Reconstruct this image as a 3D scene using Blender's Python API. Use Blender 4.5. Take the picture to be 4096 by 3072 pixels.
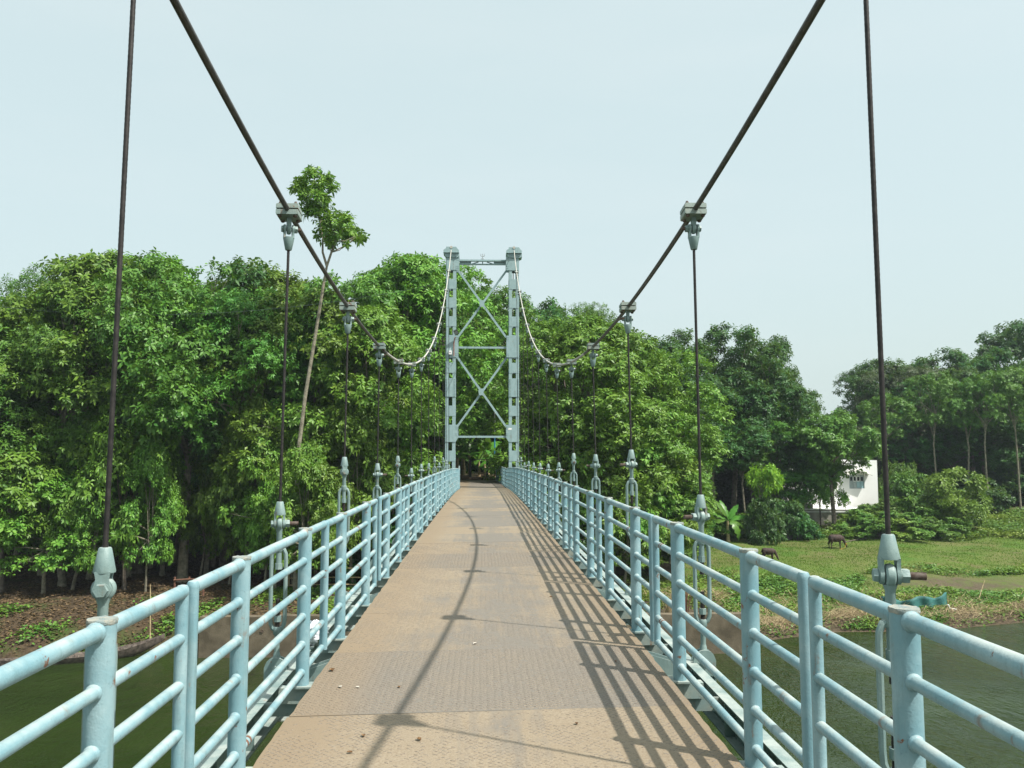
import bpy, math, random
import numpy as np
from mathutils import Vector, Matrix, Quaternion

# ------------------------------------------------------------------ scene, camera, light
for o in list(bpy.data.objects):
    bpy.data.objects.remove(o)
SC = bpy.context.scene
COL = SC.collection
YAW, PITCH, FPX = 0.0353, 0.0814, 3371.0
cam_data = bpy.data.cameras.new('camera')
cam_data.sensor_width = 36.0
cam_data.lens = FPX / 4096.0 * 36.0
cam_data.clip_start = 0.05
cam_data.clip_end = 3000.0
cam = bpy.data.objects.new('camera', cam_data)
cam.rotation_euler = (math.pi / 2 + PITCH, 0.0, -YAW)
COL.objects.link(cam)
SC.camera = cam

SUN_DIR = Vector((0.569, -0.363, 1.0)).normalized()
world = bpy.data.worlds.new('World')
SC.world = world
world.use_nodes = True
wn = world.node_tree.nodes
wl = world.node_tree.links
wn.clear()
sky = wn.new('ShaderNodeTexSky')
sky.sky_type = 'NISHITA'
sky.sun_disc = False
sky.sun_elevation = math.asin(SUN_DIR.z)
sky.sun_rotation = math.atan2(SUN_DIR.x, SUN_DIR.y)
sky.altitude = 20.0
sky.air_density = 1.0
sky.dust_density = 6.0
sky.ozone_density = 1.4
SKY_STRENGTH = 0.12
bg = wn.new('ShaderNodeBackground')
bg.inputs['Strength'].default_value = SKY_STRENGTH
# thin, even veil of humid air over the whole dome (keeps the sky pale everywhere)
veil = wn.new('ShaderNodeMix')
veil.data_type = 'RGBA'
veil.inputs[0].default_value = 0.66
veil.inputs[7].default_value = (5.65, 6.8, 6.65, 1.0)
tc = wn.new('ShaderNodeTexCoord')
mp = wn.new('ShaderNodeMapping')
mp.inputs['Scale'].default_value = (1.6, 1.6, 7.0)
nz = wn.new('ShaderNodeTexNoise')
nz.inputs['Scale'].default_value = 1.3
nz.inputs['Detail'].default_value = 5.0
nz.inputs['Roughness'].default_value = 0.55
rp = wn.new('ShaderNodeValToRGB')
rp.color_ramp.elements[0].position = 0.45
rp.color_ramp.elements[0].color = (0, 0, 0, 1)
rp.color_ramp.elements[1].position = 0.78
rp.color_ramp.elements[1].color = (0.14, 0.14, 0.14, 1)
cl = wn.new('ShaderNodeMix')
cl.data_type = 'RGBA'
cl.inputs[7].default_value = (6.0, 6.2, 6.25, 1.0)
wo = wn.new('ShaderNodeOutputWorld')
wl.new(tc.outputs['Generated'], mp.inputs['Vector'])
wl.new(mp.outputs['Vector'], nz.inputs['Vector'])
wl.new(nz.outputs['Fac'], rp.inputs['Fac'])
wl.new(sky.outputs['Color'], veil.inputs[6])
wl.new(veil.outputs[2], cl.inputs[6])
wl.new(rp.outputs['Color'], cl.inputs[0])
wl.new(cl.outputs[2], bg.inputs['Color'])
wl.new(bg.outputs['Background'], wo.inputs['Surface'])

sun_data = bpy.data.lights.new('sun', 'SUN')
sun_data.energy = 5.0
sun_data.angle = math.radians(0.6)
sun_data.color = (1.0, 0.965, 0.905)
sun = bpy.data.objects.new('sun', sun_data)
sun.rotation_euler = SUN_DIR.to_track_quat('Z', 'Y').to_euler()
sun.location = (30, -20, 60)
COL.objects.link(sun)

SC.view_settings.view_transform = 'Standard'
SC.view_settings.look = 'None'
SC.view_settings.exposure = 0.38
SC.view_settings.gamma = 1.0
SC.view_settings.use_curve_mapping = False
SC.render.engine = 'CYCLES'
SC.cycles.max_bounces = 8
SC.cycles.diffuse_bounces = 3
SC.cycles.glossy_bounces = 3
SC.cycles.transmission_bounces = 4
SC.cycles.transparent_max_bounces = 8
SC.cycles.caustics_reflective = False
SC.cycles.caustics_refractive = False
SC.cycles.use_denoising = True

RNG = np.random.default_rng(11)
random.seed(5)

# ------------------------------------------------------------------ sight-line helpers (give real positions at a chosen distance)
_F = Vector((math.sin(YAW) * math.cos(PITCH), math.cos(YAW) * math.cos(PITCH), math.sin(PITCH)))
_R = Vector((math.cos(YAW), -math.sin(YAW), 0))
_U = Vector((-math.sin(YAW) * math.sin(PITCH), -math.cos(YAW) * math.sin(PITCH), math.cos(PITCH)))
SCALE = 4096.0 / 2212.0


def ray(px, py):
    u = (px * SCALE - 2048.0) / FPX
    v = (1536.0 - py * SCALE) / FPX
    return _F + _R * u + _U * v


def at(px, py, y):
    d = ray(px, py)
    return d * (y / d.y)


# ------------------------------------------------------------------ shape functions of the place
YM = 12.27          # mid-span
YT = 43.0           # far tower
POST_R, POST_L = 1.2833, 1.1616
HANG_R, HANG_L = 1.677, 1.543
TOPX_R, TOPX_L = 1.664, 1.512
EDGE_R, EDGE_L = 1.216, 1.0895
WATER = -9.0


def deck(x, y):
    t = y - YM
    if t > YT - YM:
        t = YT - YM
    return -1.4584 - 0.0002 * t * t - 1.5e-7 * t ** 4 + 0.016 * x


def deck_slope(y):
    return (deck(0, y + 0.5) - deck(0, y - 0.5))


def cable_z(y):
    t = y - YM
    return 1.5831 + 0.0092 * t * t + 4.0e-10 * t ** 6


def cable_x(side, y):
    f = min(max((y - 3.0) / (YT - 3.0), 0), 1)
    return (TOPX_R * (1 - f) + 1.61 * f) if side > 0 else -(TOPX_L * (1 - f) + 1.62 * f)


_bx = np.array([-400, -60, -20.3, -15.5, -13.4, -12.5, 12.0, 12.6, 17.7, 22.4, 28.8, 60, 120, 400.0])
_by = np.array([30, 34, 37.2, 40.2, 39.6, 38.75, 38.75, 40.4, 42.7, 42.7, 44.7, 50, 58, 80.0])


def bank_edge(x):
    return np.interp(x, _bx, _by)


def sstep(a, b, v):
    t = np.clip((v - a) / (b - a), 0, 1)
    return t * t * (3 - 2 * t)


def wob(x, y):
    return (np.sin(x * 0.9 + 1.3 * np.sin(y * 0.37)) * np.cos(y * 0.8 + 0.7 * np.sin(x * 0.5)) * 0.5
            + np.sin(x * 2.3 + y * 1.1) * np.cos(y * 2.1 - x * 0.7) * 0.25)


def ground_z(x, y):
    x = np.asarray(x, float)
    y = np.asarray(y, float)
    s = y - bank_edge(x)
    right = sstep(-2, 14, x)
    below = -9.0 + np.clip(s, -8, 0) * 0.3
    zr = -9.0 + 0.35 * sstep(0, 1.0, s) + 0.45 * sstep(1, 8, s) + 0.75 * sstep(6, 17, s) + 0.25 * sstep(15, 30, s)
    zl = -9.0 + 0.9 * sstep(0, 2.2, s) + 0.75 * sstep(2.0, 6, s) + 0.4 * sstep(6, 20, s)
    wallzone = sstep(-12.7, -12.45, x) * (1 - sstep(11.9, 12.2, x))
    zw = -10.5 + 3.1 * sstep(-0.2, -0.02, s) + 0.1 * sstep(0, 5, s)
    z = np.where(s < 0, below, zl * (1 - right) + zr * right)
    z = np.where(wallzone > 0.5, np.where(s < 6, zw, z * sstep(6, 12, s) + zw * (1 - sstep(6, 12, s))), z)
    z = z + (0.10 + .10 * right) * wob(x, y) * sstep(0.3, 3, s)
    # approach embankment behind the tower
    z = z + 5.35 * sstep(46, 56.5, y) * (1 - sstep(68, 85, y)) * np.exp(-((x + 0.3) / 5.0) ** 4)
    # raised ground at the house and along the wooded slope on the right
    z = z + 1.9 * np.exp(-(((x - 37) / 9.0) ** 2 + ((y - 84) / 8.0) ** 2))
    z = z + 1.6 * sstep(44, 60, x) * sstep(70, 84, y)
    z = z + 2.0 * sstep(100, 240, y)
    # near bank behind the viewer
    z = np.where(y < -12, -9.6 + 2.6 * sstep(-12, -20, y) * 1.0, z)
    return z


def gz(x, y):
    return float(ground_z(x, y))


def on_ground(px, py):
    d = ray(px, py)
    y = 30.0
    while y < 200:
        p = d * (y / d.y)
        if p.z <= gz(p.x, p.y):
            return p
        y += 0.1
    return d * (60 / d.y)


# ------------------------------------------------------------------ materials
MATS = {}


class NT:
    def __init__(self, name):
        self.m = bpy.data.materials.new(name)
        self.m.use_nodes = True
        self.t = self.m.node_tree
        self.t.nodes.clear()
        self.out = self.t.nodes.new('ShaderNodeOutputMaterial')
        MATS[name] = self.m

    def n(self, kind, **kw):
        nd = self.t.nodes.new(kind)
        for k, v in kw.items():
            if k.startswith('_'):
                setattr(nd, k[1:], v)
            else:
                nd.inputs[k.replace('__', ' ')].default_value = v
        return nd

    def l(self, a, b):
        self.t.links.new(a, b)

    def noise(self, vec, scale, detail=4.0, rough=0.55):
        nd = self.n('ShaderNodeTexNoise', Scale=scale, Detail=detail, Roughness=rough)
        if vec is not None:
            self.l(vec, nd.inputs['Vector'])
        return nd.outputs['Fac']

    def ramp(self, fac, p0, p1, c0=(0, 0, 0, 1), c1=(1, 1, 1, 1)):
        r = self.n('ShaderNodeValToRGB')
        e = r.color_ramp.elements
        e[0].position, e[1].position = p0, p1
        e[0].color, e[1].color = c0, c1
        self.l(fac, r.inputs['Fac'])
        return r.outputs['Color']

    def mix(self, fac, a, b, mode='MIX'):
        m = self.n('ShaderNodeMix')
        m.data_type = 'RGBA'
        m.blend_type = mode
        for s, v in ((0, fac), (6, a), (7, b)):
            if isinstance(v, (int, float)):
                m.inputs[s].default_value = v
            elif isinstance(v, tuple):
                m.inputs[s].default_value = v if len(v) == 4 else v + (1.0,)
            else:
                self.l(v, m.inputs[s])
        return m.outputs[2]

    def math(self, op, a, b=None):
        m = self.n('ShaderNodeMath')
        m.operation = op
        for i, v in enumerate((a, b)):
            if v is None:
                continue
            if isinstance(v, (int, float)):
                m.inputs[i].default_value = v
            else:
                self.l(v, m.inputs[i])
        return m.outputs[0]

    def bump(self, h, strength=0.3, dist=0.01, normal=None):
        b = self.n('ShaderNodeBump', Strength=strength, Distance=dist)
        self.l(h, b.inputs['Height'])
        if normal is not None:
            self.l(normal, b.inputs['Normal'])
        return b.outputs['Normal']

    def bsdf(self, color, rough=0.6, metallic=0.0, normal=None, spec=0.5):
        p = self.n('ShaderNodeBsdfPrincipled')
        p.inputs['Metallic'].default_value = metallic
        p.inputs['Specular IOR Level'].default_value = spec
        if isinstance(color, tuple):
            p.inputs['Base Color'].default_value = color if len(color) == 4 else color + (1.0,)
        else:
            self.l(color, p.inputs['Base Color'])
        if isinstance(rough, (int, float)):
            p.inputs['Roughness'].default_value = rough
        else:
            self.l(rough, p.inputs['Roughness'])
        if normal is not None:
            self.l(normal, p.inputs['Normal'])
        return p

    def done(self, shader):
        self.l(shader, self.out.inputs['Surface'])
        return self.m

    def pos(self):
        return self.n('ShaderNodeNewGeometry').outputs['Position']

    def obj(self):
        return self.n('ShaderNodeTexCoord').outputs['Object']


def paint(name, base, chalk, rust_amt=0.72, rough=0.42):
    t = NT(name)
    p = t.pos()
    n1 = t.noise(p, 5.0, 5.0, 0.6)
    c = t.mix(t.ramp(n1, 0.42, 0.75), base, chalk)
    n2 = t.noise(p, 45.0, 4.0, 0.7)
    c = t.mix(t.ramp(n2, 0.60, 0.72, (0, 0, 0, 1), (0.45, 0.45, 0.45, 1)), c, tuple(v * 0.45 for v in base))
    n3 = t.noise(p, 11.0, 6.0, 0.65)
    rust = t.ramp(n3, rust_amt, rust_amt + 0.03)
    c = t.mix(rust, c, (0.17, 0.075, 0.04))
    sm = t.n('ShaderNodeMapping')
    sm.inputs['Scale'].default_value = (22.0, 22.0, 1.6)
    t.l(p, sm.inputs['Vector'])
    n5 = t.noise(sm.outputs['Vector'], 1.0, 5.0, 0.65)
    c = t.mix(t.ramp(n5, 0.52, 0.72, (0, 0, 0, 1), (0.5, 0.5, 0.5, 1)), c, tuple(v * w for v, w in zip(base, (0.62, 0.56, 0.48))))
    c = t.mix(t.ramp(t.math('MULTIPLY', n5, n3), 0.335, 0.40, (0, 0, 0, 1), (0.55, 0.55, 0.55, 1)), c, (0.20, 0.12, 0.075))
    # settled dust and bleaching on faces that look up
    sz = t.n('ShaderNodeSeparateXYZ')
    t.l(t.n('ShaderNodeNewGeometry').outputs['Normal'], sz.inputs[0])
    topf = t.math('MULTIPLY', t.ramp(sz.outputs['Z'], 0.45, 0.95), t.ramp(n1, 0.36, 0.62, (0.1, 0.1, 0.1, 1), (0.75, 0.75, 0.75, 1)))
    c = t.mix(topf, c, (0.42, 0.45, 0.41))
    n4 = t.noise(p, 140.0, 2.0, 0.5)
    nor = t.bump(t.math('ADD', n4, t.math('MULTIPLY', n2, 1.5)), 0.25, 0.004)
    r = t.ramp(n1, 0.3, 0.8, (rough, rough, rough, 1), (rough + 0.25,) * 3 + (1,))
    return t.done(t.bsdf(c, r, 0.0, nor, 0.5).outputs[0])


paint('blue_paint', (0.165, 0.305, 0.345), (0.30, 0.425, 0.445), 0.655)
paint('green_grey_paint', (0.165, 0.245, 0.235), (0.25, 0.335, 0.31), 0.68)
paint('tower_paint', (0.255, 0.37, 0.375), (0.31, 0.43, 0.43), 0.76)
paint('dusty_beam_paint', (0.20, 0.28, 0.27), (0.33, 0.33, 0.26), 0.66)
paint('clamp_paint', (0.21, 0.28, 0.26), (0.31, 0.335, 0.275), 0.63)


def simple(name, c0, c1, scale=6.0, rough=0.7, metallic=0.0, bump=0.3, bscale=30.0, dist=0.01, world_pos=True, lo=0.35, hi=0.65):
    t = NT(name)
    p = t.pos() if world_pos else t.obj()
    n1 = t.noise(p, scale, 5.0, 0.6)
    c = t.mix(t.ramp(n1, lo, hi), c0, c1)
    nor = t.bump(t.noise(p, bscale, 4.0, 0.6), bump, dist)
    return t.done(t.bsdf(c, rough, metallic, nor).outputs[0])


simple('rope_steel', (0.017, 0.0155, 0.015), (0.042, 0.037, 0.034), 30.0, 0.55, 0.3, 0.3, 200.0, 0.002)
simple('main_cable_steel', (0.06, 0.055, 0.05), (0.115, 0.105, 0.098), 9.0, 0.5, 0.25, 0.25, 120.0, 0.002)
simple('sunlit_cable_steel', (0.40, 0.385, 0.34), (0.50, 0.48, 0.42), 9.0, 0.5, 0.0, 0.2, 120.0, 0.002)  # sunlit copy of the cable steel, the light put into the colour
simple('dark_thread', (0.018, 0.016, 0.015), (0.05, 0.04, 0.035), 40.0, 0.5, 0.4, 0.4, 300.0, 0.002)
simple('rusty_bolt', (0.09, 0.055, 0.04), (0.19, 0.155, 0.13), 60.0, 0.7, 0.2, 0.4, 200.0, 0.002)
simple('rust_band', (0.12, 0.055, 0.03), (0.2, 0.10, 0.06), 60.0, 0.85)
simple('weld_cap', (0.19, 0.25, 0.25), (0.34, 0.33, 0.27), 40.0, 0.8, 0.0, 0.8, 160.0, 0.006)
simple('concrete', (0.075, 0.06, 0.036), (0.165, 0.135, 0.09), 1.3, 0.9, 0.0, 0.5, 18.0, 0.03)
simple('old_brick', (0.05, 0.035, 0.025), (0.14, 0.10, 0.07), 5.0, 0.9, 0.0, 0.7, 12.0, 0.05)
simple('bark_pale', (0.15, 0.135, 0.095), (0.31, 0.28, 0.205), 4.0, 0.9, 0.0, 0.7, 14.0, 0.05, False)
simple('bark_dark', (0.07, 0.055, 0.04), (0.19, 0.16, 0.125), 4.0, 0.9, 0.0, 0.7, 14.0, 0.05, False)
simple('boat_wood', (0.045, 0.035, 0.028), (0.16, 0.13, 0.105), 7.0, 0.85, 0.0, 0.6, 25.0, 0.02)
simple('bamboo', (0.30, 0.22, 0.11), (0.52, 0.42, 0.24), 8.0, 0.6)
simple('brown_timber', (0.10, 0.04, 0.025), (0.2, 0.10, 0.06), 8.0, 0.8)
simple('straw', (0.22, 0.16, 0.08), (0.42, 0.34, 0.19), 20.0, 0.8)
simple('cow_hide', (0.022, 0.012, 0.009), (0.06, 0.033, 0.022), 5.0, 0.75, 0.0, 0.3, 60.0, 0.01, False)
simple('buffalo_hide', (0.02, 0.018, 0.02), (0.05, 0.045, 0.048), 5.0, 0.7, 0.0, 0.3, 60.0, 0.01, False)
simple('yellow_rope', (0.62, 0.38, 0.03), (0.75, 0.5, 0.05), 20.0, 0.7)
simple('white_feather', (0.72, 0.70, 0.64), (0.82, 0.80, 0.76), 20.0, 0.8)
simple('house_white', (0.80, 0.80, 0.77), (0.86, 0.86, 0.84), 0.7, 0.8, 0.0, 0.2, 8.0, 0.02)
simple('house_grey', (0.20, 0.19, 0.16), (0.40, 0.38, 0.32), 1.5, 0.9, 0.0, 0.4, 8.0, 0.03)
simple('window_blue', (0.28, 0.46, 0.50), (0.36, 0.54, 0.57), 3.0, 0.4)
simple('window_grey', (0.30, 0.36, 0.37), (0.42, 0.47, 0.47), 3.0, 0.5)
simple('awning', (0.40, 0.40, 0.35), (0.56, 0.55, 0.48), 3.0, 0.8)
simple('pane_dark', (0.012, 0.016, 0.018), (0.03, 0.035, 0.035), 3.0, 0.12)
simple('net_green', (0.015, 0.085, 0.08), (0.03, 0.15, 0.135), 9.0, 0.7)
simple('blue_sheet', (0.02, 0.22, 0.42), (0.03, 0.35, 0.55), 5.0, 0.6)
simple('red_sheet', (0.33, 0.04, 0.02), (0.5, 0.08, 0.04), 5.0, 0.7)
simple('white_plastic', (0.70, 0.74, 0.78), (0.82, 0.84, 0.86), 14.0, 0.35, 0.0, 0.3, 40.0, 0.01)
simple('white_paper', (0.48, 0.44, 0.37), (0.58, 0.54, 0.47), 14.0, 0.8)
simple('dry_leaf', (0.12, 0.06, 0.025), (0.26, 0.15, 0.06), 30.0, 0.8)
simple('lamp_black', (0.02, 0.02, 0.02), (0.05, 0.05, 0.05), 10.0, 0.4)
simple('lamp_glass', (0.25, 0.27, 0.27), (0.35, 0.37, 0.37), 10.0, 0.15)
simple('conduit_red', (0.22, 0.07, 0.04), (0.3, 0.12, 0.07), 10.0, 0.6)
simple('sign_white', (0.78, 0.78, 0.76), (0.82, 0.82, 0.8), 10.0, 0.5)
simple('dark_gate_paint', (0.015, 0.02, 0.02), (0.04, 0.045, 0.045), 8.0, 0.5)
simple('pole_white', (0.6, 0.6, 0.58), (0.7, 0.7, 0.68), 4.0, 0.6)
simple('pole_blue', (0.04, 0.22, 0.5), (0.06, 0.3, 0.6), 4.0, 0.5)
simple('trident_steel', (0.22, 0.25, 0.26), (0.34, 0.37, 0.38), 10.0, 0.5)
simple('wire_green', (0.05, 0.08, 0.07), (0.08, 0.11, 0.1), 10.0, 0.6)


def deck_material():
    t = NT('deck_steel')
    p = t.pos()
    oi = t.n('ShaderNodeObjectInfo')
    sep = t.n('ShaderNodeSeparateXYZ')
    t.l(p, sep.inputs[0])
    # foot and wheel wear along the middle of the walkway
    ax = t.math('ABSOLUTE', t.math('SUBTRACT', sep.outputs['X'], 0.15))
    wear = t.math('SUBTRACT', 1.0, t.math('DIVIDE', ax, 1.15))
    st = t.n('ShaderNodeMapping')
    st.inputs['Scale'].default_value = (7.0, 0.5, 1.0)
    t.l(p, st.inputs['Vector'])
    streak = t.noise(st.outputs['Vector'], 1.6, 5.0, 0.65)
    blot = t.noise(p, 1.7, 6.0, 0.62)
    w = t.math('ADD', t.math('MULTIPLY', wear, 0.75), t.math('MULTIPLY', t.math('SUBTRACT', oi.outputs['Alpha'], 0.5), 1.25))
    w = t.math('ADD', w, t.math('MULTIPLY', t.math('SUBTRACT', streak, 0.5), 1.1))
    w = t.math('ADD', w, t.math('MULTIPLY', t.math('SUBTRACT', blot, 0.5), 1.2))
    tan = t.mix(t.ramp(t.noise(p, 0.9, 5.0, 0.6), 0.35, 0.7), (0.266, 0.212, 0.146), (0.303, 0.25, 0.18))
    tan = t.mix(t.ramp(t.noise(p, 90.0, 4.0, 0.7), 0.42, 0.7), tan, (0.185, 0.135, 0.083))
    grey = t.mix(t.ramp(t.noise(p, 60.0, 4.0, 0.7), 0.4, 0.7), (0.195, 0.172, 0.142), (0.14, 0.122, 0.10))
    c = t.mix(t.ramp(w, 0.22, 0.62), tan, grey)
    edge = t.ramp(ax, 0.78, 1.12)
    c = t.mix(t.math('MULTIPLY', edge, 0.7), c, (0.235, 0.175, 0.112))
    grit = t.ramp(t.noise(p, 230.0, 2.0, 0.5), 0.66, 0.74)
    c = t.mix(t.math('MULTIPLY', grit, 0.55), c, (0.36, 0.29, 0.2))
    # fine tread relief for plates too far away for separate lugs
    m2 = t.n('ShaderNodeMapping')
    m2.inputs['Scale'].default_value = (1.0, 1.0, 1.0)
    t.l(p, m2.inputs['Vector'])
    nor = t.bump(t.noise(p, 150.0, 4.0, 0.65), 0.35, 0.004)
    nor = t.bump(blot, 0.15, 0.03, nor)
    return t.done(t.bsdf(c, 0.62, 0.0, nor, 0.4).outputs[0])


def tread_material():
    t = NT('deck_tread')
    p = t.pos()
    c = t.mix(t.ramp(t.noise(p, 2.0, 5.0, 0.6), 0.35, 0.65), (0.255, 0.203, 0.138), (0.205, 0.178, 0.142))
    c = t.mix(t.ramp(t.noise(p, 120.0, 3.0, 0.6), 0.45, 0.6), c, (0.13, 0.10, 0.075))
    return t.done(t.bsdf(c, 0.5, 0.0, None, 0.5).outputs[0])


deck_material()
tread_material()


def leaf_material(name, a, b, c, trans=0.22, rough=0.45):
    t = NT(name)
    g = t.n('ShaderNodeNewGeometry')
    oi = t.n('ShaderNodeObjectInfo')
    big = t.noise(g.outputs['Position'], 0.33, 3.0, 0.6)
    col = t.mix(g.outputs['Random Per Island'], a, b)
    col = t.mix(t.ramp(big, 0.45, 0.75), col, c)
    hs = t.n('ShaderNodeHueSaturation')
    t.l(t.math('ADD', 0.485, t.math('MULTIPLY', oi.outputs['Random'], 0.035)), hs.inputs['Hue'])
    t.l(t.math('ADD', 0.80, t.math('MULTIPLY', oi.outputs['Random'], 0.45)), hs.inputs['Value'])
    t.l(col, hs.inputs['Color'])
    p = t.bsdf(hs.outputs['Color'], rough, 0.0, None, 0.32)
    tr = t.n('ShaderNodeBsdfTranslucent')
    tcol = t.mix(0.5, hs.outputs['Color'], (0.22, 0.34, 0.03), 'MIX')
    t.l(tcol, tr.inputs['Color'])
    m = t.n('ShaderNodeMixShader')
    m.inputs[0].default_value = trans
    t.l(p.outputs[0], m.inputs[1])
    t.l(tr.outputs[0], m.inputs[2])
    return t.done(m.outputs[0])


leaf_material('leaf_bright', (0.066, 0.175, 0.018), (0.175, 0.305, 0.040), (0.165, 0.29, 0.034))
leaf_material('leaf_mid', (0.044, 0.138, 0.017), (0.122, 0.242, 0.035), (0.118, 0.235, 0.029))
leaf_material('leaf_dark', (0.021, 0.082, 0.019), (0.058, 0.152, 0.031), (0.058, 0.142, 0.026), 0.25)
leaf_material('leaf_grey', (0.06, 0.085, 0.04), (0.11, 0.13, 0.07), (0.09, 0.11, 0.05), 0.2)
leaf_material('leaf_lime', (0.14, 0.34, 0.02), (0.26, 0.46, 0.03), (0.24, 0.44, 0.03), 0.35)
leaf_material('leaf_vine', (0.045, 0.13, 0.018), (0.13, 0.23, 0.035), (0.19, 0.24, 0.03))
leaf_material('leaf_banana', (0.075, 0.20, 0.025), (0.10, 0.24, 0.03), (0.13, 0.25, 0.03), 0.35, 0.35)
leaf_material('grass_blade', (0.075, 0.14, 0.017), (0.145, 0.195, 0.034), (0.12, 0.185, 0.02), 0.3, 0.6)
leaf_material('litter_leaf', (0.07, 0.045, 0.022), (0.17, 0.115, 0.055), (0.12, 0.08, 0.038), 0.05, 0.7)


def ground_material():
    t = NT('ground_soil')
    p = t.pos()
    at_ = t.n('ShaderNodeAttribute')
    at_.attribute_name = 'zone'
    sep = t.n('ShaderNodeSeparateColor')
    t.l(at_.outputs['Color'], sep.inputs[0])
    n1 = t.noise(p, 0.7, 6.0, 0.65)
    n2 = t.noise(p, 5.0, 5.0, 0.7)
    n3 = t.noise(p, 0.16, 4.0, 0.55)
    litter = t.mix(t.ramp(n2, 0.35, 0.68), (0.036, 0.026, 0.016), (0.10, 0.07, 0.04))
    litter = t.mix(t.ramp(n1, 0.5, 0.68), litter, (0.055, 0.075, 0.02))
    grass = t.mix(t.ramp(n2, 0.35, 0.7), (0.070, 0.118, 0.019), (0.125, 0.168, 0.033))
    grass = t.mix(t.ramp(n3, 0.44, 0.62), grass, (0.125, 0.135, 0.042))
    grass = t.mix(t.ramp(n1, 0.52, 0.66), grass, (0.15, 0.125, 0.06))
    grass = t.mix(t.ramp(t.noise(p, .35, 5.0, .6), 0.55, 0.65), grass, (0.075, 0.145, 0.02))
    mud = t.mix(t.ramp(n2, 0.35, 0.7), (0.06, 0.046, 0.03), (0.135, 0.105, 0.068))
    c = t.mix(sep.outputs[0], litter, grass)
    c = t.mix(t.math('MINIMUM', t.math('MULTIPLY', sep.outputs[1], t.math('ADD', t.math('MULTIPLY', t.ramp(n1, 0.38, 0.6), .8), t.math('MULTIPLY', t.ramp(n2, .4, .6), .5))), 1.0), c, mud)
    nor = t.bump(t.math('ADD', n2, t.noise(p, 22.0, 4.0, 0.7)), 0.6, 0.08)
    return t.done(t.bsdf(c, 0.92, 0.0, nor, 0.2).outputs[0])


def water_material():
    t = NT('river_water')
    p = t.pos()
    m1 = t.n('ShaderNodeMapping')
    m1.inputs['Scale'].default_value = (1.0, 0.42, 1.0)
    m1.inputs['Rotation'].default_value = (0, 0, 0.35)
    t.l(p, m1.inputs['Vector'])
    patch = t.noise(p, 0.11, 3.0, 0.6)
    rip = t.noise(m1.outputs['Vector'], 3.2, 4.0, 0.6)
    fine = t.noise(m1.outputs['Vector'], 11.0, 3.0, 0.55)
    amp = t.ramp(patch, 0.38, 0.66, (0.22, 0.22, 0.22, 1), (1, 1, 1, 1))
    h = t.math('MULTIPLY', t.math('ADD', rip, t.math('MULTIPLY', fine, 0.35)), amp)
    nor = t.bump(h, 1.0, 0.17)
    c = t.mix(t.ramp(t.noise(p, 0.25, 4.0, 0.6), 0.35, 0.7), (0.015, 0.027, 0.006), (0.025, 0.041, 0.010))
    b = t.bsdf(c, 0.06, 0.0, nor, 0.5)
    b.inputs['IOR'].default_value = 1.33
    return t.done(b.outputs[0])


ground_material()
water_material()


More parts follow.
